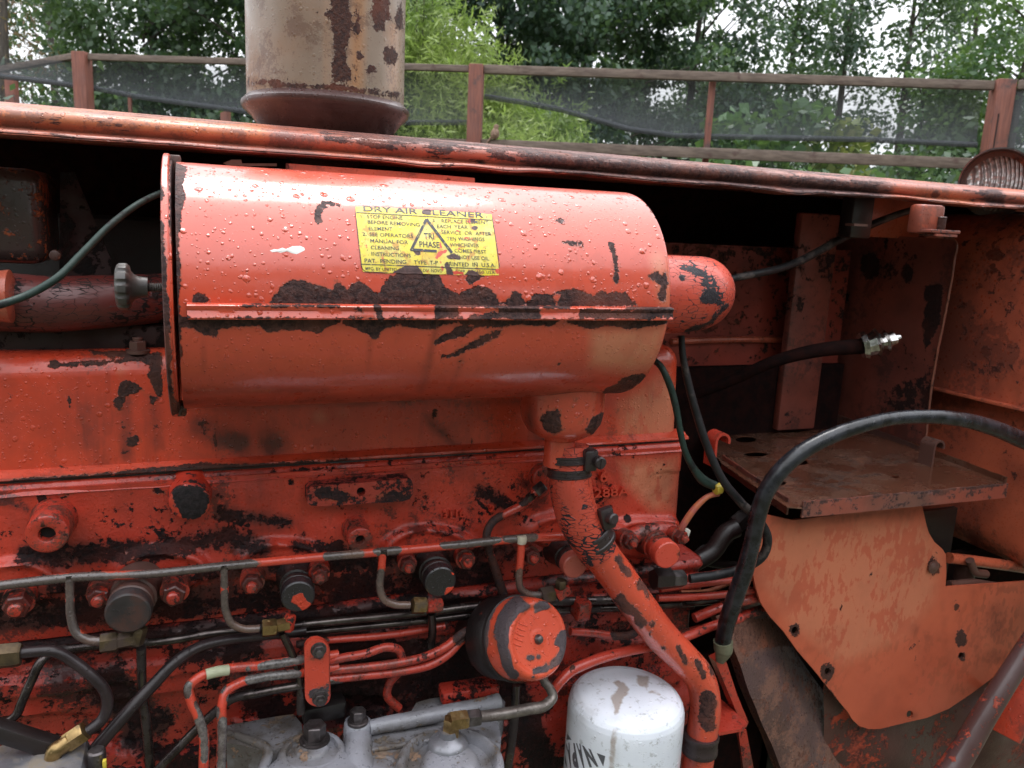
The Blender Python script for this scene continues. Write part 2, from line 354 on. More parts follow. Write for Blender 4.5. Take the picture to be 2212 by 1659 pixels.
def simple(name, c1, c2, rough, metal=0.0, nsc=60, bump=.3, drop=0.0, coat=0.0, spec=.5, dirt=None, dthr=.55, stretch=None, bd=.0012, ds=150):
    s = NB(name); v = s.mul(s.pos, stretch) if stretch else s.pos; n = s.noise(nsc, 6, .62, v); col = s.mix(s.step(n, .32, .68), c1, c2)
    rg = s.mixf(s.noise(nsc*.6, 3), rough*.7, rough*1.3)
    me_ = metal
    if dirt: dm = s.step(s.noise(nsc*.35, 7, .66), dthr-.04, dthr+.06); col = s.mix(dm, col, dirt); rg = s.mixf(dm, rg, .65); me_ = s.mixf(dm, metal, 0.0)
    h = s.math('MULTIPLY', n, bump)
    if drop: h = s.math('ADD', h, s.math('MULTIPLY', s.drops(ds, .5), drop)); h = s.math('ADD', h, s.math('MULTIPLY', s.drops(ds*2.7, .4), drop*.4))
    return s.finish(col, rg, me_, h, bd, 1.0, coat, spec)
M['steel'] = simple('oxidised_steel_pipe', (.11, .092, .085), (.045, .034, .034), .24, .85, 40, .3, drop=.5, ds=260, dirt=(.022, .014, .014), dthr=.56)
M['darkpipe'] = simple('dark_brown_pipe', (.026, .017, .018), (.014, .009, .010), .38, .0, 40, .4, spec=.3, drop=.5, ds=220, coat=.2)
M['brass'] = simple('tarnished_brass', (.40, .27, .12), (.20, .13, .055), .32, .9, 50, .3, drop=.5, dirt=(.075, .05, .028), dthr=.57)
M['brassold'] = simple('dirty_brass', (.14, .10, .055), (.07, .05, .032), .42, .7, 60, .4, drop=.4, dirt=(.05, .03, .022), dthr=.52)
M['alu'] = simple('cast_aluminium', (.26, .26, .285), (.16, .16, .175), .36, .5, 26, .5, drop=1.0, ds=110, dirt=(.20, .165, .125), dthr=.52, coat=.3, bd=.0016)
M['aludirty'] = simple('grimy_cast_aluminium', (.26, .23, .19), (.15, .13, .105), .45, .3, 26, .7, drop=.7, ds=130, dirt=(.08, .06, .045), dthr=.52, coat=.2)
M['nutsteel'] = simple('worn_nut_steel', (.16, .14, .14), (.07, .06, .06), .35, .8, 60, .3, drop=.6)
M['chrome'] = simple('bright_terminal_metal', (.62, .60, .58), (.30, .28, .27), .22, 1.0, 90, .3)
M['rubber'] = simple('wet_black_hose', (.004, .004, .005), (.024, .025, .031), .28, 0, 60, .7, drop=.6, ds=90, coat=.18, spec=.4)
M['wire'] = simple('black_wire', (.010, .010, .011), (.020, .019, .021), .45, 0, 80, .4, dirt=(.075, .06, .055), dthr=.56, spec=.3)
M['greenwire'] = simple('green_wire', (.016, .034, .028), (.026, .046, .038), .45, 0, 80, .4, dirt=(.012, .012, .012), dthr=.55, spec=.3)
M['yellow'] = simple('yellow_tape', (.65, .50, .06), (.55, .42, .05), .4)
M['orangewire'] = simple('orange_wire', (.50, .16, .06), (.45, .12, .06), .45, dirt=(.4, .1, .08))
M['knob'] = simple('grey_knob_plastic', (.050, .046, .043), (.075, .068, .062), .4, 0, 30, .2, drop=.3)
M['hole'] = simple('bore_shade_black', (.004, .003, .003), (.008, .006, .006), .7)  # black that paints the shade inside bores and the post groove
M['putty'] = simple('chipped_primer', (.55, .50, .40), (.42, .36, .27), .5)
M['void'] = simple('bay_shade_black', (.008, .005, .005), (.020, .007, .006), .95, spec=.06)  # near-black with the engine bay's shade put into the colour
# ================================================================== THE TRACTOR
TR = thing('tractor', (0.5, 0.3, 0.9), 'old red tractor with rusty hood rail, chipped engine and bare air cleaner filling the picture', 'tractor')
NY = np.array((0, -1.0, 0)); PY = -NY; PX = np.array((1.0, 0, 0)); PZ = np.array((0, 0, 1.0))
def pts(L, y=None): return [V(p[0], p[1], p[2] if len(p) > 2 else y) for p in L]
def rpx(p, px): return S(p)*px
def pipe(name, L, px, mat, y=None, parent=TR, seg=12, smooth=6, label=None, **k):
    P = pts(L, y); pxs = px if isinstance(px, (list, tuple)) else [px]*len(P)
    return MB().tube(P, [rpx(p, q) for p, q in zip(P, pxs)], seg, smooth=smooth).build(name, mat, parent, sharp=50, label=label, **k)
# ---- hood ----
YR = .10
zA, zB = V(0, 222, YR)[2], V(2212, 412, YR)[2]; bA, bB = V(0, 290, YR)[2], V(2212, 452, YR)[2]
xA, xB = V(-500, 200, YR)[0], V(2700, 450, YR)[0]; x0_, x1_ = V(0, 222, YR)[0], V(2212, 412, YR)[0]
def hoodz(x): t = (x-x0_)/(x1_-x0_); return zA+(zB-zA)*t, bA+(bB-bA)*t
m = MB(); nx = 260; rows = []
prof = [(.60, .30, 0), (.585, .03, 0), (.55, 0, .012), (.45, 0, .020), (.32, 0, .024), (.20, 0, .012), (.145, 0, .004), (.125, 0, 0), (.116, .03, 0), (.108, .09, 0), (.101, .19, 0), (.098, .32, 0), (.098, .46, 0), (.101, .58, 0), (.106, .66, 0), (.107, .72, 0), (.101, .78, 0), (.092, .83, 0), (.088, .86, 0), (.087, .90, 0), (.0835, .905, 0), (.083, .94, 0), (.086, .945, 0), (.086, .97, 0), (.082, .975, 0), (.082, 1.0, 0), (.090, 1.01, 0), (.13, .99, 0), (.14, .95, 0)]
for i in range(nx):
    x = xA+(xB-xA)*i/(nx-1); zt, zb = hoodz(x); h = zt-zb; row = []
    wv = .0035*mn.noise(Vector((x*5.2, 3, 1)))+.0015*mn.noise(Vector((x*17, 8, 1)))
    for k, (y, f, up) in enumerate(prof):
        lip = max(0, (f-.6)/.4) if k > 7 else 0
        row.append((x, y + lip*wv*1.2, zt-h*f+up+lip*wv*1.6))
    rows.append(row)
m.grid(np.array(rows))
hood_wear = [('c', [(250, 235), (320, 241)], 3), ('c', [(800, 315), (860, 322)], 5), ('c', [(1060, 335), (1110, 343)], 6), ('c', [(1120, 326), (1280, 346)], 4), ('c', [(1200, 370), (1345, 378)], 4),
    ('c', [(1540, 360), (1590, 368)], 9), ('c', [(1300, 352), (1340, 357)], 6), ('b', (2020, 420), 9, 8), ('c', [(700, 300), (830, 313), (900, 322)], 4), ('p', [(2130, 405), (2165, 410), (2170, 445), (2125, 440)])]
HOOD = m.build('hood', M['hood'], TR, wear=hood_wear, sharp=50, label='faded orange hood edge with rusty worn patches and rain drops',
    grime=[('c', [(1150, 340), (1400, 365), (1700, 395), (1900, 415)], 36), ('c', [(700, 285), (1200, 325)], 16), ('c', [(90, 250), (160, 250)], 8), ('c', [(2125, 420), (2160, 425)], 18)], pale=[('c', [(0, 245), (300, 262), (560, 285)], 34), ('c', [(1990, 420), (2090, 432)], 20), ('c', [(1320, 385), (1480, 400)], 8), ('c', [(2175, 415), (2212, 425)], 12)])
# hood far side panel (closes the engine bay), and fillers deep in the bay
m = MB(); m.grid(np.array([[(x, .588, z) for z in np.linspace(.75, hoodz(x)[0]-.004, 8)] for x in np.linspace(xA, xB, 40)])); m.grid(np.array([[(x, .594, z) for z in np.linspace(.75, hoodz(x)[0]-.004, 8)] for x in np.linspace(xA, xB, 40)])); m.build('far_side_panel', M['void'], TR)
# ---- muffler ----
YM = .34
mc = V(706, 100, YM); s_ = S(mc); R = 167*s_; zr = V(700, 213, YM-R)[2]
m = MB(); ztop = zr+.34
m.lathe((mc[0], YM, zr), PZ, [(.008, R*.97), (.012, R), (.10, R*.998), (.20, R), (.34, R*.99), (.36, R*.9), (.365, R*.3)], 96)
streak = [('p', [(718, -50), (752, -50), (757, 60), (748, 120), (758, 178), (715, 178), (722, 110), (716, 40)]), ('p', [(800, 0), (838, -10), (842, 40), (820, 60), (806, 40)]), ('b', (842, 120), 16, 22), ('b', (820, 60), 12, 10), ('b', (862, 40), 9, 26), ('c', [(560, 176), (650, 186), (740, 190), (860, 205)], 6), ('b', (770, 60), 9, 13), ('b', (778, 120), 8, 10), ('b', (800, 150), 10, 6), ('b', (730, 30), 30, 9)]
MUFM = paint('muffler_patina', (.30, .245, .185), (.19, .145, .105), mott=.5, mthr=.53, chip=.385, chip_scale=48, grime=.75, dark=(.030, .016, .015), dark2=(.085, .036, .024), rough=.34, gcol=(.20, .10, .04), amp=30, drop=.25, coat=.2, stretch=(1, 1, .7), pale=(.42, .20, .07))
# dense rings so that the wear reads
G = np.zeros((60, 120, 3)); th = np.linspace(0, 2*math.pi, 120, endpoint=False)
for i in range(60):
    z = zr+.01+(ztop-zr)*i/59; G[i] = np.stack([mc[0]+R*np.cos(th), YM+R*np.sin(th), np.full(120, z)], 1)
MUF = MB().grid(G, closev=True).build('muffler', MUFM, TR, wear=streak, grime=[('c', [(775, -20), (770, 100), (765, 190)], 12), ('c', [(540, 180), (700, 195), (870, 215)], 20)],
    pale=[('c', [(775, -20), (768, 190)], 26), ('c', [(708, -20), (706, 190)], 10), ('c', [(850, 60), (850, 190)], 22)], label='tall tan muffler can with a dark rust streak')
m = MB(); m.lathe((mc[0], YM, zr), PZ, [(-.085, R*.33), (-.074, R*.52), (-.056, R*.68), (-.036, R*.83), (-.016, R*.955), (-.006, R*1.055), (.000, R*1.075), (.004, R*1.07), (.012, R*1.0), (.016, R*.9)], 96)
m.lathe((mc[0], YM, zr-.25), PZ, [(0, R*.29), (.20, R*.29)], 32)
m.build('muffler_cup', paint('cup_rust', (.075, .028, .022), (.050, .022, .020), chip=.36, chip_scale=60, rough=.34, grime=.3, dark=(.10, .045, .035), dark2=(.05, .02, .016), drop=.3), MUF, dent=.001, dscale=14, label='dark rusty flared cup under the muffler')
# ---- air cleaner ----
def silh(u, v): r = ray(u, v); n = np.cross(r, PX); return math.atan2(r[2], r[1])
a1, a2 = silh(880, 384), silh(880, 866); am = (a1+a2)/2
dd = -CAM[1]/math.cos(am); RC = dd*math.sin((a1-a2)/2); ZC = CAM[2]+(-CAM[1])*math.tan(am)
print('cleaner R', RC, 'Z', ZC)
def cyl(u, v, off=0.0):
    r = ray(u, v); o = CAM-np.array((0, 0, ZC)); a = r[1]**2+r[2]**2; b = 2*(o[1]*r[1]+o[2]*r[2]); c = o[1]**2+o[2]**2-(RC+off)**2
    d = max(b*b-4*a*c, 0); return CAM+r*((-b-math.sqrt(d))/(2*a))
XL = V(341, 620, -(RC+.008))[0]+.012; XR = cyl(1452, 640)[0]
nxc, nth = 210, 200
th = np.linspace(0, 2*math.pi, nth, endpoint=False); rws = []
xs = [(XL+.004, RC)]+[(XL+.004+(XR-.006-XL-.004)*i/(nxc-1), RC) for i in range(1, nxc)]+[(XR-.003, RC-.0008), (XR-.0008, RC-.003), (XR, RC-.006), (XR+.008, RC*.75), (XR+.014, RC*.45), (XR+.014, .01)]
for x, r in xs:
    rr = r+.0007*np.array([mn.noise(Vector((x*7, math.cos(t)*1.4, math.sin(t)*1.4))) for t in th])
    rws.append(np.stack([np.full(nth, x), -rr*np.cos(th), ZC+rr*np.sin(th)], 1))
m = MB(); m.grid(np.array(rws), closev=True)
UP = [(578, 660), (590, 640), (605, 622), (625, 605), (650, 603), (680, 615), (705, 620), (720, 632), (722, 602), (737, 610), (750, 625), (768, 606), (778, 605), (800, 625), (818, 633), (830, 610), (845, 596), (860, 586), (880, 577), (905, 575), (950, 590), (960, 618), (990, 635), (1006, 628), (1025, 619), (1052, 620), (1068, 633), (1078, 652), (1092, 653), (1100, 645), (1112, 628), (1122, 632), (1136, 650), (1145, 652), (1152, 634), (1170, 632), (1195, 638), (1203, 658), (1210, 640), (1198, 630), (1230, 625), (1262, 627), (1282, 640), (1294, 632), (1302, 627), (1316, 634), (1330, 630), (1352, 632), (1360, 644), (1372, 652), (1376, 662)]
LO = [(385, 683), (388, 705), (420, 710), (440, 722), (465, 728), (475, 710), (520, 705), (560, 705), (580, 717), (620, 712), (660, 715), (690, 720), (705, 707), (737, 695), (760, 708), (790, 720), (805, 733), (817, 730), (825, 715), (865, 700), (890, 710), (935, 712), (960, 700), (990, 696), (1030, 705), (1080, 710), (1100, 702), (1200, 702), (1212, 689), (1235, 696), (1250, 706), (1280, 712), (1310, 703), (1330, 708), (1360, 710), (1400, 705), (1452, 700), (1455, 668), (1380, 672), (1360, 683)]
SEAMW = [(940, 660), (985, 660), (988, 684), (940, 684)]
CW = [('p', UP), ('p', LO), ('p', [(415, 660), (415, 640), (422, 631), (440, 634), (458, 658)]), ('p', [(936, 742), (950, 728), (978, 718), (985, 704), (1005, 702), (1026, 706), (1022, 716), (1006, 726), (990, 728), (975, 733), (945, 744)]),
    ('c', [(957, 773), (985, 765), (1010, 750), (1040, 738), (1076, 722)], 5), ('c', [(1040, 733), (1078, 716)], 5), ('c', [(1204, 787), (1214, 781)], 2.5), ('b', (994, 780), 5, 3),
    ('p', [(1000, 603), (1012, 590), (1022, 584), (1035, 588), (1048, 592), (1048, 598), (1030, 604), (1016, 612)]),
    ('c', [(688, 478), (686, 462), (694, 445), (702, 440)], 7), ('c', [(702, 440), (718, 440), (733, 444)], 5),
    ('c', [(1318, 528), (1326, 545), (1330, 560)], 6), ('c', [(1329, 560), (1332, 582), (1331, 600), (1333, 612)], 4), ('c', [(1215, 523), (1250, 528)], 3), ('c', [(1250, 523), (1262, 535)], 3.5), ('b', (1212, 476), 9, 5),
    ('p', [(1398, 600), (1412, 590), (1422, 588), (1430, 596), (1438, 584), (1441, 610), (1436, 650), (1426, 650), (1420, 640), (1428, 618), (1412, 608)]),
    ('p', [(355, 335), (404, 362), (396, 400), (401, 430), (394, 455), (388, 500), (386, 545), (392, 590), (386, 640), (392, 700), (388, 740), (394, 770), (385, 800), (376, 830), (372, 860), (382, 885), (400, 892), (350, 900)]),
    ('p', [(1300, 850), (1312, 838), (1328, 830), (1345, 818), (1368, 808), (1392, 809), (1396, 814), (1385, 826), (1365, 840), (1350, 848), (1325, 854)]),
    ('b', (735, 640), 3, 8), ('c', [(1404, 445), (1430, 480), (1444, 520)], 5), ('c', [(1452, 560), (1454, 700)], 3), ('b', (1370, 398), 12, 4), ('b', (1205, 398), 7, 2)]
CG = [('c', [(940, 715), (925, 790), (905, 860)], 14), ('c', [(1000, 770), (970, 850)], 9), ('c', [(380, 872), (880, 862), (1280, 850)], 18), ('c', [(400, 845), (700, 845)], 14), ('c', [(1260, 700), (1380, 706)], 12), ('c', [(800, 735), (795, 800)], 10), ('c', [(440, 730), (440, 800)], 10)]  # streaks, and a darker band along the lower edge
CP = [('p', [(1262, 700), (1455, 690), (1430, 800), (1370, 820), (1262, 800)]), ('c', [(1420, 560), (1440, 650)], 26)]
CL = m.build('air_cleaner', M['cleaner'], TR, wear=CW, grime=CG, pale=CP, label='large red air cleaner cylinder with rusty seam and yellow label')
sp = [(583, 541), (592, 538), (600, 539), (610, 535), (618, 538), (632, 532), (648, 531), (657, 535), (659, 540), (650, 545), (641, 549), (630, 547), (620, 543), (606, 546), (596, 543), (588, 545)]
m = MB(); m.add([cyl(622, 540, .0012)]+[cyl(*q, .0003) for q in sp], [(0, i+1, (i+1) % len(sp)+1) for i in range(len(sp))]); m.build('white_splash', simple('white_dropping', (.86, .85, .82), (.78, .76, .72), .5, drop=.2), CL, sharp=70)
# seam flange, end cover, outlet, knob
m = MB(); n = 200; pr = [(.0005, 655), (.0085, 656.5), (.0095, 658.5), (.009, 662), (.0075, 668), (.0085, 673), (.0105, 680), (.0100, 683), (.0035, 685.5), (-.003, 690)]
rows = []
for i in range(n):
    t = i/(n-1); x = XL+.012+(XR-XL-.014)*t; row = []
    for off, vv in pr:
        a = cyl(910, vv+3, 0); ang = math.atan2(a[2]-ZC, a[1]); rr = RC+off+.0006*mn.noise(Vector((x*30, vv, 0)))
        row.append((x, rr*math.cos(ang), ZC+rr*math.sin(ang)))
    rows.append(row)
m.grid(np.array(rows))
SW = [('c', [(520, 660), (735, 661)], 2.5), ('p', [(940, 655), (987, 655), (990, 688), (940, 688)]), ('c', [(990, 659), (1100, 660)], 4), ('p', [(1080, 652), (1165, 652), (1170, 690), (1100, 690), (1078, 678)]), ('c', [(1180, 661), (1230, 661)], 6), ('c', [(1260, 676), (1340, 680), (1452, 674)], 10), ('c', [(1360, 664), (1454, 664)], 7), ('c', [(815, 664), (822, 688)], 8), ('b', (775, 668), 6, 4), ('c', [(380, 685), (1454, 687)], 1.5), ('c', [(1020, 686), (1090, 680)], 7)]
m.build('seam_flange', M['cleaner'], CL, wear=SW+[('p', UP), ('p', LO)][1:1], sharp=40)
m = MB()
zt_, zb_ = V(345, 345, 0)[2], V(368, 890, 0)[2]
RP = (RC+.008)
m.lathe((XL-.009, 0, ZC), PX, [(0, RP*.2), (0, RP*.92), (.0004, RP-.002), (.0015, RP), (.0060, RP), (.0072, RP-.0015), (.0076, RC+.002), (.0090, RC+.0010), (.0095, RC-.002)], 160)
m.build('end_cover', M['cleaner'], CL, wear=[('c', [(372, 340), (372, 520)], 6), ('c', [(350, 560), (358, 700), (366, 880)], 9), ('c', [(346, 400), (348, 430)], 5), ('c', [(345, 480), (350, 540)], 6), ('b', (370, 880), 24, 18)], grime=[('c', [(350, 700), (370, 890)], 20)])
MB().box(cyl(371, 372)+np.array((0, .09, .012)), WORLDAX, (.014, .02, .02), .002).build('rubber_stop', M['rust'], CL)
p = V(388, 882, -.02); MB().box(p, WORLDAX, (.014, .03, .012), .002).build('foot_bracket', M['rust'], CL)
# clamp knob with scalloped rim, on its threaded rod
kz = V(285, 620, -.01); R1 = 50*S(kz); n = 88; thk = np.linspace(0, 2*math.pi, n, endpoint=False)
x_ = V(250, 620, -.01)[0]; x2_ = V(320, 620, -.01)[0]
L_ = x2_-x_; profk = [(0, .12, 0), (.01, .78, 0), (.06, .93, 1), (.14, 1.0, 1), (.36, 1.0, 1), (.44, .90, 1), (.48, .70, 0), (.58, .55, 0), (.72, .46, 0), (.9, .44, 0), (1.0, .42, 0), (1.0, .1, 0)]
G = np.zeros((len(profk), n, 3))
for i, (a, r, sc) in enumerate(profk):
    rr = R1*r*(1-(.055*(np.maximum(0, np.cos(thk*11))**.7*1.6-.2) if sc else 0)); G[i] = np.stack([np.full(n, x_+a*L_), kz[1]+rr*np.cos(thk), kz[2]+rr*np.sin(thk)], 1)
m = MB(); m.grid(G, closev=True)
for k in range(10): m.lathe((x2_+.0022*k, kz[1], kz[2]), PX, [(0, .0042), (.0011, .0052), (.0022, .0042)], 14)
m.build('clamp_knob', M['knob'], CL, sharp=40, label='grey scalloped knob on a threaded rod')
# outlet elbow
pe = np.array((XR, 0.0, V(1440, 640, -.03)[2])); re = 84*S(np.array((XR+.05, 0, ZC)))
zz = pe[2]
m = MB(); ex = V(1590, 640, 0)[0]
E0 = np.array((XR-.02, -.005, zz)); path = [E0, E0+(.05, 0, 0), E0+(.105, .003, 0), E0+(.155, .025, 0), E0+(.188, .07, 0), E0+(.200, .13, 0), E0+(.203, .23, 0)]
m.tube(path, [re, re, re*1.0, re*.99, re*.97, re*.95, re*.95], 56, smooth=14)
m.build('outlet_elbow', M['crackle'], CL, wear=[('p', [(1520, 625), (1543, 622), (1556, 650), (1540, 656), (1510, 653), (1514, 640)]), ('c', [(1470, 575), (1500, 580), (1530, 600)], 6), ('c', [(1480, 718), (1530, 700), (1570, 660)], 5), ('b', (1500, 590), 10, 5), ('b', (1475, 600), 8, 6)], label='crackled red rubber outlet elbow')
# drain cup
pc = V(1221, 905, 0); zt = cyl(1221, 850)[2]; zn = V(1240, 945, -.01)[2]; zl = V(1240, 985, -.01)[2]
CX = V(1221, 900, -.02)[0]; rc = 90*S(pc)
m = MB(); H = ZC-RC*.82-zn
m.lathe((CX+.004, 0.0, zn-.03), PZ, [(-.01, rc*.38), (.026, rc*.38), (.029, rc*.45), (.033, rc*.62), (.040, rc*.82), (.052, rc*.95), (.066, rc), (.066+.03, rc*1.0), (.13, rc)], 64)
m.build('drain_cup', M['cleaner'], CL, wear=[('p', [(1165, 905), (1178, 890), (1190, 893), (1212, 905), (1213, 925), (1200, 940), (1170, 925)]), ('p', [(1265, 925), (1278, 905), (1295, 890), (1310, 892), (1303, 920), (1290, 938), (1270, 940)]), ('c', [(1215, 922), (1245, 920)], 5), ('b', (1195, 880), 9, 4), ('c', [(1215, 873), (1245, 862)], 3), ('b', (1228, 900), 4, 3), ('b', (1265, 903), 7, 4), ('c', [(1200, 985), (1290, 978)], 4)], grime=[('c', [(1140, 880), (1145, 940)], 25)], label='red drain cup under the cleaner')
# drain hose with clamps
hp = [(1229, 962, 0), (1230, 1010, -.004), (1234, 1060, -.008), (1248, 1115, -.012), (1275, 1165, -.014), (1292, 1192, -.014)]
HS = pipe('drain_hose', hp, [43, 44, 46, 46, 44, 43], M['crackle'], seg=48, smooth=10, label='crackled red rubber drain hose')
def band(name, p, ax, r, w_, mat, parent, ridges=(0, 1)):
    m = MB()
    m.lathe(np.asarray(p)-_n(ax)*w_/2, ax, [(0, r*.97), (0, r*1.03), (w_*.06, r*1.06), (w_*.24, r*1.06), (w_*.30, r*1.025), (w_*.70, r*1.025), (w_*.76, r*1.06), (w_*.94, r*1.06), (w_, r*1.03), (w_, r*.97)], 64)
    return m.build(name, mat, parent)
P = pts(hp); s1 = rpx(P[1], 1)
band('hose_clamp', V(1229, 990, -.003), P[0]-P[1], 45*s1, 17*s1, M['clamp'], HS); band('hose_clamp', V(1230, 1019, -.004), P[0]-P[1], 46*s1, 19*s1, M['clamp'], HS)
band('hose_clamp', V(1281, 1160, -.014), P[4]-P[3]+P[5]-P[4], 45*s1, 36*s1, M['clamp'], HS)
m = MB(); q = V(1290, 996, -.035); m.box(q+np.array((-.008, .01, 0)), WORLDAX, (.020, .022, .03), .004); m.lathe(q, NY, [(-.02, .006), (.004, .0085), (.011, .0085), (.013, .007)], 20); m.box(q+NY*.0128, WORLDAX, (.002, .003, .014))
m.build('clamp_screw', M['clamp'], HS, dent=.001, dscale=60)
m = MB(); q = V(1310, 1118, -.035); m.box(q, ortho((.3, 0, -1)), (.014, .02, .032), .004); m.lathe(q, (.2, -1, .2), [(0, .008), (.016, .008), (.018, .006)], 20)
m.build('clamp_screw', M['clamp'], HS, dent=.001, dscale=60)
# ejector pipe
ep = [(1285, 1180, -.014), (1330, 1240, -.014), (1380, 1310, -.016), (1430, 1375, -.018), (1475, 1420, -.02), (1512, 1465, -.02), (1524, 1520, -.02), (1516, 1590, -.02), (1506, 1660, -.02), (1495, 1760, -.02)]
EP = pipe('ejector_pipe', ep, [40, 39, 38, 36, 34, 33, 33, 33, 33, 33], M['cleaner'], seg=40, smooth=10,
    wear=[('c', [(1335, 1205), (1345, 1225), (1360, 1240)], 7), ('b', (1385, 1262), 9, 12), ('c', [(1340, 1295), (1350, 1310), (1362, 1318)], 12), ('p', [(1365, 1322), (1380, 1318), (1392, 1335), (1402, 1350), (1385, 1358), (1370, 1345)]), ('b', (1410, 1348), 9, 5), ('b', (1433, 1400), 5, 5), ('c', [(1465, 1400), (1475, 1415), (1480, 1430)], 5), ('c', [(1505, 1430), (1520, 1460)], 7), ('p', [(1512, 1495), (1528, 1490), (1548, 1500), (1545, 1575), (1525, 1580), (1508, 1560)]), ('c', [(1540, 1455), (1530, 1420), (1505, 1385)], 4), ('b', (1500, 1440), 6, 4), ('c', [(1395, 1270), (1400, 1290)], 5), ('b', (1405, 1370), 3, 5)],
    grime=[('c', [(1340, 1320), (1370, 1360), (1440, 1450), (1485, 1500), (1490, 1660)], 16), ('c', [(1500, 1500), (1500, 1659)], 18)], label='red drain pipe slanting down with chipped spots')
band('pipe_clamp', V(1512, 1603, -.02), PZ, 37*S(V(1512, 1603, -.02)), 44*S(V(1512, 1603, -.02)), M['clamp'], EP)
# ---- yellow label ----
T0, TK = (752.6, 430.1), .1528
def tl(x, y): return (T0[0]+x*TK, T0[1]+y*TK)
def onc(x, y, off=.0006): u, v = tl(x, y); return cyl(u, v, off)
LABW = [('p', [tl(*q) for q in [(620, 1060), (640, 1020), (700, 990), (800, 945), (900, 940), (985, 935), (1020, 1000), (1050, 1045), (1080, 1090), (640, 1100)]]),
    ('p', [tl(*q) for q in [(1385, 800), (1440, 780), (1500, 770), (1560, 800), (1600, 850), (1560, 860), (1480, 850), (1400, 840)]]), ('p', [tl(*q) for q in [(915, 730), (1000, 730), (1050, 745), (1010, 800), (950, 790)]]),
    ('p', [tl(*q) for q in [(1640, 1080), (1690, 1020), (1750, 1000), (1820, 1030), (1900, 1090)]]), ('p', [tl(*q) for q in [(1100, 70), (1200, 60), (1190, 130), (1150, 220), (1030, 210), (1060, 130)]]),
    ('b', tl(1760, 315), 6, 4), ('b', tl(1785, 405), 6, 4.5), ('c', [tl(1390, 930), tl(1420, 1000), tl(1440, 1090)], 6)]
LABG = [('c', [tl(1000, 750), tl(1150, 820), tl(1280, 800)], 12), ('b', tl(1780, 400), 14, 12), ('b', tl(1100, 150), 14, 20), ('c', [tl(700, 940), tl(1050, 940)], 9), ('b', tl(1700, 300), 12, 8), ('b', tl(240, 390), 7, 8)]
LABR = [('p', [tl(*q) for q in [(1200, 830), (1250, 750), (1340, 700), (1400, 690), (1420, 760), (1330, 800), (1260, 860)]]), ('p', [tl(*q) for q in [(1620, 285), (1740, 290), (1760, 370), (1680, 350)]]), ('c', [tl(1640, 545), tl(1780, 555)], 4), ('b', tl(1550, 700), 6, 4), ('b', tl(2110, 1010), 9, 8), ('c', [tl(1300, 640), tl(1310, 680)], 5), ('b', tl(1340, 960), 7, 5), ('p', [tl(*q) for q in [(1300, 1000), (1640, 1010), (1640, 1090), (1500, 1080)]])]
s = NB('yellow_decal'); Rr, Gg, Bb = s.attr()[:3]
col = s.mix(s.step(s.noise(50, 5), .35, .7), (.80, .64, .035), (.70, .60, .16)); col = s.mix(s.step(s.noise(120, 4), .55, .66), col, (.60, .32, .05)); col = s.mix(s.math('MULTIPLY', s.step(s.noise(45, 6, .7), .54, .66), .5), col, (.40, .26, .08)); col = s.mix(s.step(s.noise(330, 3, .7), .64, .68), col, (.10, .06, .03)); col = s.mix(Gg, col, (.62, .26, .03))
red_m = s.step(s.math('ADD', s.math('MULTIPLY', Bb, 30.0), s.math('MULTIPLY_ADD', s.noise(140, 4), 14, -7)), 2.0, 3.0); col = s.mix(red_m, col, (.66, .075, .038))
mk = s.step(s.math('ADD', s.math('MULTIPLY_ADD', Rr, 120, -60), s.math('MULTIPLY_ADD', s.noise(80, 5, .6), 12, -6)), -.7, .7); col = s.mix(mk, col, s.mix(s.step(s.noise(200, 5, .7), .35, .65), (.05, .024, .024), (.11, .05, .045)))
M['decal'] = s.finish(col, s.mixf(mk, .3, .6), 0, s.math('ADD', s.math('MULTIPLY', s.noise(70, 4), .5), s.math('MULTIPLY', s.drops(170, .4), .5)), .001, 1, .3)
s = NB('decal_ink'); Rr, Gg, Bb = s.attr()[:3]
red_m = s.step(s.math('ADD', s.math('MULTIPLY', Bb, 30.0), s.math('MULTIPLY_ADD', s.noise(140, 4), 14, -7)), 2.0, 3.0)
col = s.mix(s.step(s.noise(260, 4, .7), .57, .66), (.040, .037, .050), (.50, .42, .10)); col = s.mix(red_m, col, (.66, .075, .038))
mk = s.step(s.math('ADD', s.math('MULTIPLY_ADD', Rr, 120, -60), s.math('MULTIPLY_ADD', s.noise(80, 5, .6), 12, -6)), -.7, .7); col = s.mix(mk, col, (.07, .035, .034))
M['ink'] = s.finish(col, .35, 0, None)
m = MB(); nU, nV = 90, 46; G = np.zeros((nU, nV, 3))
def quad(a, b):      # label space 0..1 -> tile pixels, outline a little uneven
    TLq, TRq, BRq, BLq = np.array((92, 95.)), np.array((2030, 205.)), np.array((2140, 1085.)), np.array((195, 1035.))
    return TLq*(1-a)*(1-b)+TRq*a*(1-b)+BRq*a*b+BLq*(1-a)*b
for i in range(nU):
    for j in range(nV):
        a, b = i/(nU-1), j/(nV-1); q = quad(a, b)
        e = 1-abs(2*a-1)**14; f = 1-abs(2*b-1)**14       # rounded corners
        cc = quad(.5+(a-.5)*(1-.012*abs(2*b-1)**9), .5+(b-.5)*(1-.02*abs(2*a-1)**9)); cc = cc + np.array((0, 9*mn.noise(Vector((a*14, b*2, 5)))*(abs(2*b-1)**6)))
        G[i, j] = onc(cc[0], cc[1], .0006)
m.grid(G)
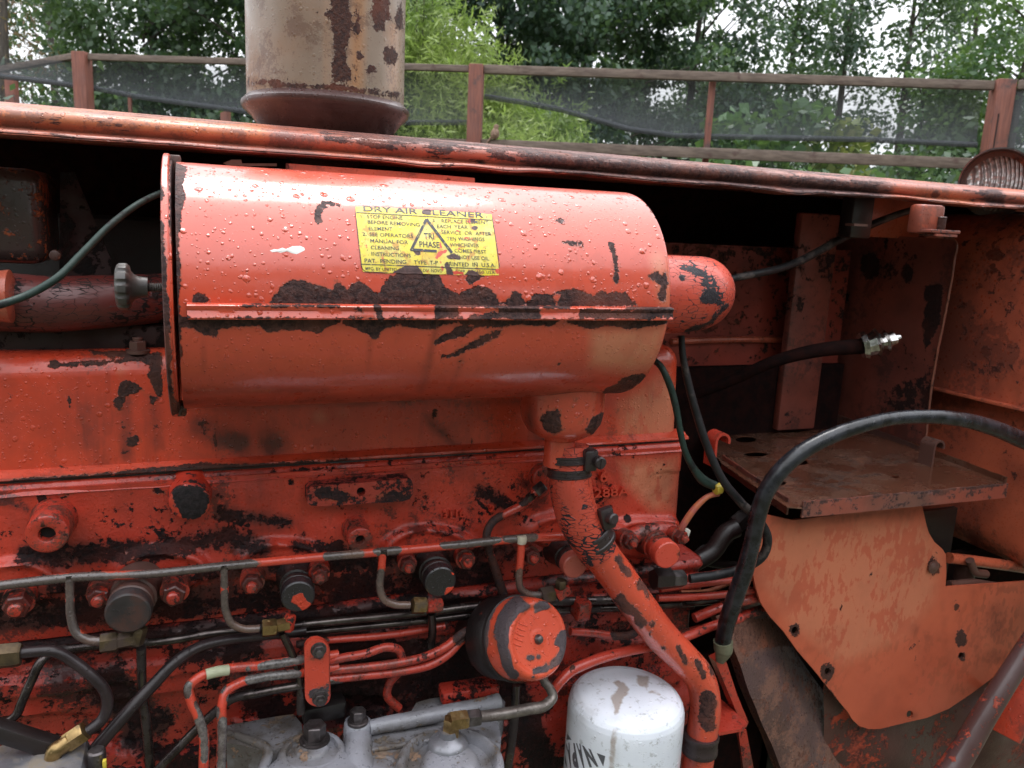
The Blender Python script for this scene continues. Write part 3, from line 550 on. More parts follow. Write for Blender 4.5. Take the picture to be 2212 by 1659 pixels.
def textmesh(txt, bold=.0, spacing=1.0):
    c = bpy.data.curves.new('t', 'FONT'); c.body = txt; c.size = 1.0; c.offset = bold; c.space_character = spacing; c.resolution_u = 3
    o = bpy.data.objects.new('t', c); SC.collection.objects.link(o); bpy.context.view_layer.update()
    dg = bpy.context.evaluated_depsgraph_get(); me = bpy.data.meshes.new_from_object(o.evaluated_get(dg))
    v = np.array([p.co[:] for p in me.vertices]); f = [list(p.vertices) for p in me.polygons]
    bpy.data.objects.remove(o); bpy.data.curves.remove(c); bpy.data.meshes.remove(me); return v, f
def put_text(m, txt, p0, p1, cap, mapf, mi=1, bold=.012, up=None, capr=.69, spacing=1.0):
    """text from baseline start p0 to baseline end p1 (flat drawing units), cap height in the same units"""
    v, f = textmesh(txt, bold, spacing); x0, x1 = v[:, 0].min(), v[:, 0].max(); p0, p1 = np.array(p0, float), np.array(p1, float)
    ex = (p1-p0)/(x1-x0); nrm = np.array((ex[1], -ex[0])); nrm = nrm/np.hypot(*nrm) if up is None else np.array(up)
    Q = p0+np.outer(v[:, 0]-x0, ex)+np.outer(v[:, 1]/capr*cap, nrm)
    m.add([mapf(a, b) for a, b in Q], f, mi)
up = (-.09, -1)
for t, a, b, h, bo in [('DRY AIR CLEANER', (215, 165), (1915, 262), 76, .03), ('1.', (175, 262), (228, 264), 46, .012), ('STOP ENGINE', (265, 268), (770, 290), 50, .012), ('BEFORE REMOVING', (275, 345), (1012, 385), 50, .012), ('ELEMENT', (290, 438), (625, 448), 50, .012),
    ('2.', (200, 515), (262, 517), 46, .012), ('SEE OPERATORS', (300, 519), (917, 549), 50, .012), ('MANUAL FOR', (312, 612), (845, 634), 50, .012), ('CLEANING', (318, 705), (718, 720), 50, .012), ('INSTRUCTIONS', (328, 797), (885, 822), 50, .012),
    ('PAT.  PENDING', (232, 895), (820, 916), 56, .02), ('TYPE  T-P', (930, 920), (1268, 926), 54, .02), ('PRINTED  IN  U.S.A.', (1385, 942), (2082, 962), 54, .02), ('3.', (1188, 320), (1245, 324), 46, .012), ('REPLACE ELEMENT', (1320, 330), (1985, 355), 50, .012),
    ('EACH  YEAR', (1255, 407), (1690, 418), 50, .012), ('SERVICE  OR  AFTER', (1318, 490), (2022, 515), 50, .012), ('TEN WASHINGS', (1393, 580), (1927, 593), 50, .012), ('WHICHEVER', (1438, 668), (1850, 679), 50, .012), ('COMES FIRST', (1503, 750), (1955, 771), 50, .012), ('DO NOT USE OIL', (1440, 835), (1987, 864), 50, .012),
    ('TRI', (1072, 560), (1212, 563), 82, .03), ('PHASE', (1008, 675), (1292, 688), 82, .03), ('MFG. BY UNITED', (245, 1003), (690, 1018), 44, .008), ('AIR CLEANER DIV. NOVO', (715, 1018), (1330, 1036), 44, .008), ('IND. CORP.  CHICAGO, U.S.A.', (1400, 1038), (2075, 1058), 44, .008)]:
    put_text(m, t, a, b, h, lambda x, y: onc(x, y, .0010), 1, bo*.35, up)
def stripe(a, b, w_):
    a, b = np.array(a, float), np.array(b, float); n_ = max(2, int(np.hypot(*(b-a))/60)); d = (b-a)/np.hypot(*(b-a)); p = np.array((-d[1], d[0]))*w_/2
    m.grid(np.array([[onc(*(a+(b-a)*k/n_+p), .0010), onc(*(a+(b-a)*k/n_-p), .0010)] for k in range(n_+1)]), 1)
for a, b, w_ in [((112, 187), (2030, 295), 11), ((100, 180), (145, 600), 10), ((145, 600), (190, 960), 10), ((195, 918), (2092, 992), 12), ((190, 955), (205, 995), 9), ((205, 995), (245, 1025), 9), ((245, 1025), (560, 1040), 8), ((2030, 240), (2090, 600), 9), ((2090, 600), (2140, 960), 9), ((1105, 280), (885, 725), 38), ((1105, 280), (1465, 760), 38), ((880, 712), (1250, 735), 36)]:
    stripe(a, b, w_)
m.build('instruction_label', [M['decal'], M['ink']], CL, wear=LABW, grime=LABG, pale=LABR, sharp=60, label='torn yellow DRY AIR CLEANER label with black print')
# ================================================================== ENGINE
YC, YH, YB = .105, .085, .095      # valve cover face, head face, block face
def zat(u, v, y): return V(u, v, y)[2]
zTop = zat(170, 762, YC+.015); zFl = zat(0, 1030, YC-.006); zGk = zat(0, 1062, YH)
xRc = V(1476, 900, YC)[0]; xRh = V(1478, 1010, YH)[0]; XE = -.45
# valve cover with rounded top and end
def cover():
    b = bmesh.new(); bmesh.ops.create_cube(b, size=1); x0, x1 = XE, xRc-.002
    for v in b.verts: v.co = Vector(((x0+x1)/2+v.co[0]*(x1-x0), YC+.10+v.co[1]*.20, (zTop+zFl)/2+v.co[2]*(zTop-zFl)))
    es = [e for e in b.edges if not all(abs(v.co[2]-zFl) < 1e-4 for v in e.verts) and not all(abs(v.co[0]-x0) < 1e-4 for v in e.verts)]
    bmesh.ops.bevel(b, geom=es, offset=.028, segments=7, profile=.5, affect='EDGES')
    for v in b.verts:                                       # the front face leans back a little towards the top
        f = (v.co[2]-zFl)/(zTop-zFl)
        if v.co[1] < YC+.1: v.co[1] += .010*f
    densify(b, .007); m = MB().bm(b); b.free(); return m
VW = [('p', [(258, 828), (272, 823), (298, 824), (304, 835), (300, 845), (285, 853), (270, 860), (266, 875), (262, 884), (250, 883), (243, 872), (245, 858), (255, 845)]), ('b', (285, 952), 17, 11), ('b', (266, 917), 7, 7), ('p', [(272, 945), (290, 940), (302, 944), (300, 958), (280, 964), (268, 960)]),
    ('c', [(325, 855), (330, 870)], 6), ('p', [(110, 774), (125, 782), (210, 779), (226, 788), (150, 792), (108, 800), (98, 798)]), ('p', [(190, 757), (350, 762), (350, 860), (340, 855), (318, 805), (330, 790), (280, 772), (210, 770)]),
    ('b', (150, 867), 6, 10), ('c', [(598, 945), (604, 935), (614, 936)], 1.6), ('b', (190, 911), 3, 3), ('b', (176, 911), 3, 3), ('c', [(462, 915), (465, 960), (462, 980)], 3), ('b', (940, 895), 6, 10), ('c', [(1020, 945), (1020, 970)], 2.5), ('b', (720, 978), 8, 3), ('b', (1180, 950), 6, 8), ('p', [(148, 790), (300, 770), (320, 778), (260, 783)])]
VG = [('c', [(185, 880), (190, 960)], 16), ('c', [(270, 860), (275, 990)], 22), ('c', [(330, 860), (340, 960)], 20), ('c', [(430, 920), (520, 960)], 34), ('c', [(920, 900), (980, 960)], 20), ('c', [(380, 885), (900, 865), (1180, 870)], 14), ('b', (590, 960), 40, 40), ('c', [(1150, 880), (1180, 960)], 24), ('c', [(250, 775), (350, 790)], 12)]  # smudges, plus a darker line just below the cleaner
VP = [('b', (690, 900), 22, 22), ('b', (740, 890), 18, 12), ('p', [(1322, 865), (1440, 785), (1476, 850), (1480, 955), (1330, 968)]), ('b', (262, 800), 16, 18)]
COV = cover().build('valve_cover', M['cover'], TR, wear=VW, grime=VG, pale=VP, dent=.0012, dscale=6, label='long red valve cover with black chips below the air cleaner')
# flange steps below the cover
def rail_strip(name, mat, yz, x0, x1, wear=None, grime=None, parent=TR, n=220, wob=.0006):
    rows = [[(x0+(x1-x0)*i/(n-1), y+wob*mn.noise(Vector((i*.11, k*3, 2))), z+wob*1.5*mn.noise(Vector((i*.13, k*5, 7)))) for k, (y, z) in enumerate(yz)] for i in range(n)]
    m = MB(); m.grid(np.array(rows))
    for r, fl in ((0, 0), (n-1, 1)):
        ids = [m.n-len(yz)*n+r*len(yz)+k for k in range(len(yz))]; m.f.append(ids if fl else ids[::-1]); m.m.append(0)
    return m.build(name, mat, parent, wear=wear, grime=grime, sharp=40)
FW = [('c', [(0, 1052), (30, 1040), (200, 1030), (345, 1012), (500, 1010), (737, 998)], 5), ('c', [(400, 1012), (440, 1008), (530, 1012)], 9), ('c', [(345, 1022), (737, 1004), (1000, 992), (1180, 978)], 4), ('c', [(700, 1004), (830, 1000)], 6), ('c', [(1010, 990), (1060, 988)], 4), ('c', [(1230, 985), (1300, 990)], 6), ('c', [(1290, 982), (1480, 968)], 1.2)]
d = (zFl-zGk)
rail_strip('cover_flange', M['cover'], [(YC+.02, zFl+d*.42), (YC-.001, zFl+d*.40), (YC-.006, zFl+d*.22), (YC-.010, zFl+d*.10), (YC-.014, zFl), (YC-.015, zFl-d*.2), (YC-.013, zFl-d*.34), (YC+.02, zFl-d*.36)], XE, xRc+.004, wear=FW, grime=[('c', [(0, 1045), (737, 1000), (1180, 975)], 16)])
rail_strip('cover_gasket', M['oily'], [(YC+.02, zFl-d*.34), (YC-.0085, zFl-d*.36), (YC-.0090, zFl-d*.60), (YC+.02, zFl-d*.62)], XE, xRc)
rail_strip('head_ledge', M['head'], [(YC+.02, zFl-d*.58), (YC-.011, zFl-d*.60), (YC-.014, zFl-d*.72), (YC-.016, zFl-d*1.05), (YC-.022, zFl-d*1.5), (YC+.03, zFl-d*1.52)], XE, xRh, wear=[('c', [(400, 1052), (530, 1050)], 5)], grime=[('c', [(300, 1035), (737, 1015)], 14)])
# head casting
zHb = zat(737, 1300, YB)
HW = [('c', [(80, 1110), (160, 1060)], 2), ('b', (330, 1200), 60, 8), ('b', (265, 1205), 40, 9), ('b', (90, 1075), 9, 12), ('b', (630, 1040), 5, 5), ('b', (1540, 1100), 5, 5), ('b', (1355, 1120), 8, 8), ('b', (628, 1042), 6, 6), ('c', [(1030, 1080), (1060, 1110)], 3), ('b', (340, 1060), 12, 8)]
HG = [('c', [(200, 1178), (330, 1168)], 12), ('c', [(500, 1150), (600, 1142)], 13), ('c', [(820, 1150), (900, 1140)], 9), ('c', [(0, 1290), (300, 1250), (1100, 1190)], 30), ('c', [(60, 1200), (330, 1190), (480, 1160), (560, 1180)], 34), ('c', [(480, 1110), (620, 1130)], 26), ('c', [(0, 1330), (737, 1270), (1050, 1240)], 45), ('c', [(1040, 1060), (1100, 1100)], 26), ('c', [(640, 1180), (740, 1190)], 24), ('c', [(0, 1080), (60, 1100)], 16), ('c', [(1240, 1180), (1460, 1280)], 30)]
z1 = zFl-d*1.0; zb = zHb
arch = [(350, 1235, 95, 50), (612, 1215, 92, 46), (925, 1182, 92, 42), (40, 1262, 90, 50), (1235, 1150, 95, 44), (1400, 1165, 105, 46)]
def casting(x0, x1, z0, z1_, y, nx, nz, fn, back, rnd=.014):
    X = np.linspace(x0, x1, nx); Z = np.linspace(z1_, z0, nz); G = np.zeros((nz, nx, 3)); G[..., 0] = X[None]; G[..., 2] = Z[:, None]; G[..., 1] = y
    Pp = proj(G.reshape(-1, 3)).reshape(nz, nx, 2)
    for i in range(nz):
        for j in range(nx): G[i, j, 1] -= fn(G[i, j], Pp[i, j])
    e = np.clip((X-(x1-rnd))/rnd, 0, 1); G[..., 1] += (rnd*(1-np.sqrt(1-e**2)))[None]
    col = G[:, -1:].copy(); col[..., 1] = y+back; G = np.concatenate([G, col], 1)
    t = G[:1].copy(); t[..., 1] = y+back; b2 = G[-1:].copy(); b2[..., 1] = y+back
    m = MB(); m.grid(np.concatenate([t, G, b2], 0)); return m
def head_fn(co, p):
    t = (z1-co[2])/(z1-zb); bump = -.012*max(0, (t-.62))/.38
    for cx, cy, rx, ry in arch:
        dx = (p[0]-cx)/rx
        if abs(dx) > 1.6: continue
        q = math.hypot(dx, (p[1]-cy)/ry)
        if p[1] < cy+14: q += .10*mn.noise(Vector((p[0]*.02, p[1]*.03, 3))); bump += .013*math.exp(-((q-1.0)/.13)**2)
        if q < 1: bump += .009*min(1, (1-q)*6)
    if p[1] > 1020: bump += .0030*mn.noise(Vector(co)*14)+.0010*mn.noise(Vector(co)*45)
    return bump
HEAD = casting(XE, xRh, zb, z1, YH, 300, 64, head_fn, .20).build('cylinder_head', M['head'], TR, wear=HW, grime=HG, pale=[('p', [(1325, 990), (1475, 975), (1468, 1110), (1400, 1115), (1340, 1050)])], sharp=70, label='red cylinder head casting with oily black patches')
xRb = V(1502, 1350, YB)[0]; zlow = .35
def block_fn(co, p):
    t = zHb-co[2]; bump = .005*mn.noise(Vector(co)*9)+.0016*mn.noise(Vector(co)*34)
    bump += .010*math.exp(-((t-.012)/.008)**2) + (.010 if .045 < t < .072 else 0) - (.014 if .10 < t < .19 else 0) + .012/(1+math.exp(-(t-.24)/.006))
    for cu, cv, ru, rv, hh in ((560, 1600, 60, 30, .02), (250, 1640, 70, 20, .02), (800, 1540, 60, 24, -.02), (130, 1500, 90, 60, .006), (1380, 1430, 90, 50, .01)):
        q = max(abs((p[0]-cu)/ru), abs((p[1]-cv)/rv)); bump += hh*max(0, min(1, (1-q)*6))
    return bump
BG = [('c', [(0, 1400), (300, 1380), (700, 1340), (1020, 1300)], 30), ('c', [(230, 1480), (330, 1560)], 50), ('c', [(380, 1420), (560, 1400)], 24), ('c', [(700, 1500), (1000, 1480)], 70), ('c', [(540, 1500), (620, 1560)], 40), ('c', [(1100, 1480), (1180, 1659)], 40), ('c', [(280, 1600), (420, 1659)], 30), ('c', [(720, 1400), (1000, 1420)], 40)]
BLK = casting(XE, xRb, zHb-.42, zHb-.002, YB, 260, 90, block_fn, .28, .004).build('engine_block', M['block'], TR, grime=BG, sharp=65, label='grimy black and red engine block')
MB().box(((XE+xRb)/2, YB+.15, zHb-.62), WORLDAX, (xRb-XE, .26, .4)).build('sump', M['oily'], TR)
MB().box((.35, .62, 1.0), WORLDAX, (1.9, .25, 1.1), .02).build('engine_far_side', M['oily'], TR)
# nut and stud on top of the cover
p = V(298, 752, YC+.03); m = MB(); m.lathe(p-PZ*.006, PZ, [(0, .014), (.004, .014), (.0045, .012)], 24); m.hexn(p-PZ*.002, PZ, .011, .0105); m.lathe(p+PZ*.009, PZ, [(0, .006), (.004, .006), (.005, .005)], 16); m.build('cover_nut', M['rust'], COV)
# bosses on the head
def boss(name, u, v, yf, px, hole, mat, parent=HEAD, yb=None, ax=PY, capmat=None, wear=None, label=None, rim=.1):
    p = V(u, v, yf); r = px*S(p); L_ = (yb or YH+.01)-yf; m = MB(); prof = [(0, hole*S(p))] if hole else [(0, r*.2)]
    if hole: prof = [(.020, hole*S(p)*.85), (.0005, hole*S(p)), (0, hole*S(p)*1.06)]
    prof += [(0, r*(1-rim)), (r*rim*.4, r*(1-rim*.25)), (r*rim*1.2, r), (L_*.5, r*1.03), (L_*.8, r*1.10), (L_, r*1.28)]
    m.lathe(p, ax, prof, 48)
    o = m.build(name, mat, parent, wear=wear, dent=.0006, dscale=40, label=label, sharp=45)
    if hole: MB().lathe(p+_n(ax)*.006, ax, [(0, hole*S(p)*.97), (.004, hole*S(p)*.97)], 24).build('bore_shade_disc', M['hole'], o) if parent is TR else None
    return o
cp = paint('red_plug_paint', (.50, .038, .018), (.40, .03, .015), chip=.47, chip_scale=30, grime=.4, cast=.3, dark=(.012, .010, .011), dark2=(.03, .022, .024), rough=.35)
boss('head_plug', 410, 1085, .055, 42, 0, cp, wear=[('p', [(372, 1060), (400, 1045), (430, 1052), (452, 1075), (445, 1110), (420, 1125), (395, 1118), (385, 1100), (375, 1090)])])
boss('threaded_boss', 101, 1155, .035, 43, 17, M['redfit'])
boss('threaded_boss', 778, 1167, .045, 27, 10.5, M['redfit'])
for u, v, yf, px in ((101, 1155, .035, 17), (778, 1167, .045, 10.5)):
    p = V(u, v, yf+.012); MB().lathe(p, PY, [(0, px*S(p)*.98), (.003, px*S(p)*.98)], 24).build('bore_shade_disc', M['hole'], HEAD)  # black disc painting the shade down the bore
# cast pad with a hole
m = MB(); yp = YH-.026
Q = [(664, 1062), (672, 1052), (880, 1034), (889, 1038), (892, 1046), (893, 1066), (885, 1078), (870, 1083), (690, 1094), (672, 1092), (664, 1086)]
hol = [(780+9.5*math.cos(a), 1062+9.5*math.sin(a), yp) for a in np.linspace(0, 2*math.pi, 18, endpoint=False)]
m.plate(pts(Q, yp), [pts(hol)], (0, .03, 0), .006)
pad = paint('red_pad_paint', (.38, .040, .026), (.28, .036, .028), chip=.50, chip_scale=60, grime=.5, cast=.6, dark=(.015, .010, .012), dark2=(.05, .02, .02))
m.build('cast_pad', pad, HEAD, wear=[('b', (700, 1064), 22, 14), ('b', (850, 1072), 36, 9), ('b', (735, 1072), 18, 12)], dent=.0006, dscale=40, label='raised rectangular pad with a drilled hole')
p = V(780, 1062, yp+.014); MB().lathe(p, PY, [(0, 10*S(p)), (.003, 10*S(p))], 24).build('bore_shade_disc', M['hole'], HEAD)
# cast numbers
M['num'] = paint('casting_number_paint', (.54, .05, .024), (.46, .038, .018), grime=.2, cast=.3)
for t, a, b_, h in (('6', (1297, 1042), (1313, 1041), 24), ('1288A', (1273, 1076), (1360, 1070), 18), ('3116', (958, 1120), (1004, 1117), 15), ('2', (1058, 1106), (1069, 1105), 13)):
    v_, f_ = textmesh(t, .012); x0, x1 = v_[:, 0].min(), v_[:, 0].max(); p0, p1 = np.array(a, float), np.array(b_, float); ex = (p1-p0)/(x1-x0)
    Q = p0+np.outer(v_[:, 0]-x0, ex)+np.outer(v_[:, 1]/.69*h, (0, -1.)); bmt = bmesh.new()
    vv = [bmt.verts.new(V(q[0], q[1], YH-.0068)) for q in Q]
    for f in f_:
        try: bmt.faces.new([vv[i] for i in f])
        except ValueError: pass
    ex_ = bmesh.ops.extrude_face_region(bmt, geom=bmt.faces[:])
    for g in ex_['geom']:
        if isinstance(g, bmesh.types.BMVert): g.co[1] += .012
    bmesh.ops.recalc_face_normals(bmt, faces=bmt.faces[:]); MB().bm(bmt).build('casting_number', M['num'], HEAD, sharp=30); bmt.free()
# studs with nuts: one mesh, copied
def studmesh():
    m = MB(); m.lathe((0, .030, 0), NY, [(0, .0150), (.018, .0150), (.0185, .013)], 28); m.lathe((0, .034, 0), NY, [(0, .0125), (.018, .0118)], 20, mi=1); m.hexn((0, .016, 0), NY, .017, .0130, mi=1)
    m.lathe((0, 0, 0), NY, [(0, .0072), (.006, .0072), (.0085, .0055), (.0095, .002)], 18); return m
proto = None
for i, (u, v, y, k) in enumerate([(40, 1300, .045, 1.15), (216, 1283, .045, 1.0), (377, 1277, .040, 1.1), (545, 1256, .045, 1.0), (690, 1238, .045, .9), (880, 1218, .045, .85), (1005, 1208, .042, .9), (1146, 1200, .045, .9), (1357, 1166, .038, .95), (1466, 1158, .040, .85)]):
    p = V(u, v, y)
    if proto is None: proto = studmesh().build('stud_nut', [M['redfit'], paint('oily_nut_paint', (.10, .016, .012), (.05, .012, .010), chip=.44, chip_scale=50, grime=.4, dark=(.42, .04, .02), dark2=(.3, .03, .016), rough=.38, drop=.3)], HEAD, dent=.0008, dscale=70); o = proto
    else: o = proto.copy(); SC.collection.objects.link(o)
    o.location = Vector(p)-WL[HEAD]; o.scale = (k, 1, k); o.rotation_euler = (.12, i*.37, .0)
    if y and i > 7: o.location[1] += 0
# injectors: thick capped stubs
def injector(u, v, yf, px, mat, capmat, body_wear=None, cap_wear=None, label=None, base=1.35, ax=(0.06, 1, .02), steps=True, yb=.075, hood=True):
    p = V(u, v, yf); s = S(p); r = px*s; a = _n(ax); L_ = (yb-yf)/a[1]; m = MB()
    m.lathe(p+a*.012, a, [(0, r*.93), (L_*.10, r*.93), (L_*.12, r*1.02), (L_*.22, r*1.02), (L_*.24, r*.95), (L_*.34, r*.95), (L_*.36, r*1.06), (L_*.50, r*1.08), (L_*.53, r*1.0), (L_*.75, r*1.12), (L_*1.0, r*base), (L_*1.2, r*base*1.3)], 40)
    o = m.build('injector', mat, HEAD, wear=body_wear, dent=.0010, dscale=45, label=label)
    m = MB(); m.lathe(p, a, [(0, r*.2), (0, r*.90), (.0015, r*.98), (.004, r), (.016, r*1.01), (.0165, r*.93)], 48)
    m.build('dust_cap', capmat, o, wear=cap_wear)
    return o
capplain = simple('grey_rubber_cap', (.034, .027, .028), (.020, .016, .017), .5, 0, 45, .6, drop=.35, ds=240, dirt=(.060, .026, .020), dthr=.50)
capchip = paint('black_cap_chipped', (.020, .017, .020), (.014, .012, .014), chip=0.22, chip_scale=60, grime=.1, dark=(.50, .05, .024), dark2=(.58, .07, .035), rough=.35, drop=.5, drop_scale=220, amp=9)
capred = paint('red_dust_cap', (.62, .075, .042), (.55, .06, .034), grime=.12, drop=.35, drop_scale=200, rough=.4)
cappink = paint('faded_red_cap', (.52, .14, .10), (.44, .09, .065), chip=.2, grime=.2, rough=.5, dark=(.2, .03, .02), dark2=(.3, .05, .03), drop=.2)
injector(276, 1326, .000, 47, M['rust'], capplain, label='injector under a big grey rubber cap')
injector(644, 1290, .018, 36, M['darkcap'], capchip, cap_wear=[('p', [(628, 1290), (655, 1278), (656, 1298), (640, 1304), (625, 1301)]), ('b', (668, 1308), 7, 5), ('b', (660, 1316), 9, 4)], label='injector with a black cap showing red chips')
injector(952, 1258, .018, 35, M['darkcap'], capchip, cap_wear=[('c', [(935, 1243), (960, 1233), (978, 1240)], 2), ('p', [(955, 1272), (978, 1266), (985, 1278), (970, 1288), (955, 1282)])], label='injector with a black cap chipped at its lower rim')
injector(1243, 1224, .020, 28, M['darkcap'], cappink, label='injector with a faded pink cap behind the drain pipe')
injector(1443, 1200, .015, 31, M['redfit'], capred, cap_wear=[('b', (1469, 1196), 5, 6)], label='red painted injector with a plain red cap')
# yoke of the last injector and small ones
for (u, v), (u2, v2) in [((1400, 1150), (1357, 1160)), ((1400, 1150), (1455, 1145))]:
    pipe('yoke_arm', [(u, v, .075), ((u+u2)/2, (v+v2)/2-2, .07), (u2, v2, .068)], [24, 20, 17], M['redfit'], parent=HEAD, seg=20)
# clamp hardware: yokes of the others, drawn as cast ridges
# ------------------------------------------------ fuel return rail and branches
def nut(u, v, y, du, dv, px, ln, mat, parent, name='pipe_nut', dy=0.0):
    p = V(u, v, y); q = V(u+du, v+dv, y+dy); ax = _n(q-p); s = S(p); m = MB(); m.hexn(p-ax*ln*s/2, ax, ln*s, px*s*1.08, bev=.12, rot=.4); return m.build(name, mat, parent)
RR = [(-60, 1272, .030), (0, 1265, .030), (150, 1248, .030), (320, 1240, .030), (483, 1223, .030), (640, 1208, .030), (825, 1192, .030), (980, 1178, .032), (1130, 1163, .034), (1190, 1160, .036), (1250, 1158, .040), (1300, 1158, .05)]
RRW = [('c', [(222, 1246), (320, 1240)], 7), ('c', [(322, 1240), (475, 1225)], 12), ('c', [(0, 1264), (220, 1246)], 14), ('c', [(475, 1226), (548, 1218)], 14), ('c', [(712, 1202), (778, 1198)], 14), ('c', [(815, 1192), (857, 1188)], 14), ('c', [(960, 1176), (1060, 1168)], 11), ('c', [(1095, 1163), (1150, 1160)], 12)]
rr_m = paint('red_rail_paint', (.60, .062, .030), (.50, .045, .022), grime=.2, drop=.35, drop_scale=200, rough=.32, dark=(.060, .044, .040), dark2=(.10, .075, .066), amp=10, mshine=1.3, coat=.4)
RAIL = pipe('fuel_return_pipe', RR, [10.5, 10.5, 10.5, 9.5, 9.5, 9.5, 9.5, 9.5, 9.5, 9.5, 9.5, 9.5], rr_m, wear=RRW, seg=16, label='thin fuel return pipe, red and bare steel by turns')
bw = [('c', [(150, 1262), (153, 1200)], 2), ('c', [(152, 1312), (160, 1380), (215, 1390)], 16), ('c', [(150, 1240), (150, 1285)], 12), ('c', [(485, 1235), (485, 1262)], 10), ('c', [(486, 1292), (495, 1345), (550, 1360)], 14), ('c', [(823, 1244), (822, 1290), (880, 1310)], 14), ('c', [(1124, 1240), (1126, 1275), (1160, 1285)], 12)]
for L_, px in [([(150, 1250, .028), (151, 1290, .024), (154, 1335, .020), (166, 1368, .016), (190, 1382, .014), (222, 1386, .012)], [9, 9, 9.5, 10, 10, 10]), ([(484, 1226, .028), (485, 1270, .026), (488, 1320, .024), (500, 1346, .022), (525, 1358, .022), (560, 1358, .022)], 8.5),
    ([(827, 1194, .028), (824, 1230, .026), (821, 1272, .024), (830, 1295, .022), (850, 1305, .022), (885, 1307, .022)], 8.5), ([(1127, 1165, .032), (1124, 1210, .03), (1121, 1250, .03), (1124, 1270, .03), (1138, 1282, .03), (1170, 1285, .03)], [8.5, 8.5, 8, 8, 8, 8])]:
    pipe('branch_pipe', L_, px, rr_m, parent=RAIL, wear=bw, seg=14)
for u, v in ((150, 1249), (484, 1226), (827, 1193), (1127, 1165)):
    p = V(u, v, .030); MB().lathe(p-PZ*9*S(p), PZ, [(0, 10*S(p)), (10*S(p), 12*S(p)), (17*S(p), 10*S(p))], 18).build('brazed_joint', M['putty'] if u == 1127 else M['steel'], RAIL)
# brass fittings at the branch ends
FT = []
def fitting(parts, label):
    o = None
    for k, (u, v, y, du, dv, px, ln, mt) in enumerate(parts):
        q = nut(u, v, y, du, dv, px, ln, M[mt], TR if o is None else o, 'brass_fitting' if o is None else 'fitting_nut'); o = o or q
    o['label'] = label
fitting([(236, 1388, .012, 30, -4, 20, 34, 'brassold'), (272, 1382, .012, 30, -6, 16, 44, 'brassold'), (298, 1372, .012, 8, -30, 15, 40, 'brassold')], 'grimy brass fitting below the first injector')
fitting([(582, 1356, .022, 30, -3, 18, 30, 'brass'), (612, 1350, .022, 30, -6, 14, 26, 'brass'), (625, 1345, .022, 6, -30, 11, 36, 'redfit')], 'brass pipe nut below the second injector')
fitting([(906, 1308, .022, 30, 0, 17, 30, 'brass'), (938, 1308, .022, 30, -2, 15, 34, 'redfit')], 'brass pipe nut below the third injector')
fitting([(1182, 1285, .030, 30, -6, 17, 30, 'brassold'), (1215, 1278, .030, 20, -14, 15, 34, 'redfit'), (1212, 1262, .03, 2, -30, 12, 20, 'brassold')], 'dirty brass fitting above the red filter')
for L_, px in [([(305, 1400, .02), (308, 1500, .03), (318, 1580, .03), (327, 1700, .03)], 10), ([(610, 1368, .03), (630, 1410, .03), (645, 1450, .03), (650, 1540, .03)], [8, 8.5, 9, 9]), ([(932, 1325, .045), (934, 1365, .05), (930, 1400, .05)], 9), ([(1115, 1480, .03), (1110, 1560, .02), (1090, 1700, .02)], 10)]:
    pipe('drain_tube', L_, px, M['steel'], parent=BLK, seg=14)
# glow connector and its pipe
FC = pipe('bleed_pipe', [(1158, 1062, .060), (1130, 1090, .062), (1095, 1108, .062), (1062, 1130, .060), (1052, 1150, .058), (1056, 1185, .060), (1070, 1230, .065), (1088, 1285, .07)], [10, 9.5, 9, 9, 9, 9, 9.5, 10], M['redpipe'], wear=[('c', [(1150, 1075), (1130, 1085)], 8), ('c', [(1075, 1118), (1052, 1150), (1056, 1190)], 13), ('c', [(1065, 1215), (1075, 1240)], 12), ('c', [(1075, 1250), (1090, 1290)], 12)])
nut(1166, 1056, .058, 20, -16, 13, 24, M['nutsteel'], FC); nut(1148, 1072, .06, 20, -16, 9.5, 20, M['steel'], FC)
boss('head_boss', 1180, 1035, .07, 30, 0, M['redfit'])
# ------------------------------------------------ long pipes across the block
pipe('fuel_pipe', [(-40, 1418, .055), (60, 1412, .055), (140, 1402, .055), (230, 1392, .055), (345, 1386, .052), (470, 1366, .050), (600, 1354, .050), (740, 1340, .050), (900, 1325, .052), (1040, 1308, .055), (1180, 1300, .06), (1320, 1296, .06), (1440, 1290, .06), (1620, 1285, .07)], 9, M['steel'], label='long wet steel pipe across the block')
pipe('fuel_pipe', [(600, 1372, .060), (740, 1358, .060), (900, 1342, .060), (1050, 1325, .062), (1200, 1318, .068), (1440, 1306, .07), (1600, 1290, .075)], 9, M['steel'], label='second steel pipe just below the long one')
pipe('fuel_pipe', [(640, 1392, .062), (700, 1384, .062), (840, 1372, .062), (960, 1352, .065)], 8, M['redpipe'], wear=[('c', [(640, 1390), (700, 1384)], 12)])
pipe('bypass_hose', [(150, 1700, -.03), (205, 1620, -.025), (265, 1550, -.015), (330, 1480, 0), (385, 1425, .012), (425, 1400, .022), (480, 1385, .032), (560, 1375, .040), (660, 1362, .046)], [15, 14.5, 14, 13, 12, 11.5, 11, 10, 9], M['darkpipe'], seg=18, label='thick dark pipe rising from the lower left')
NP = pipe('loop_pipe', [(30, 1413, -.01), (70, 1408, -.01), (120, 1408, -.012), (160, 1430, -.014), (200, 1462, -.018), (226, 1492, -.02), (232, 1525, -.022), (220, 1555, -.026), (196, 1575, -.03), (170, 1592, -.034)], 12, M['darkpipe'], seg=18, label='dark looped pipe between two brass nuts')
nut(16, 1416, -.01, 30, -3, 25, 52, M['brassold'], NP, 'brass_nut')
nut(164, 1592, -.036, -30, 20, 21, 44, M['brass'], NP, 'brass_nut')
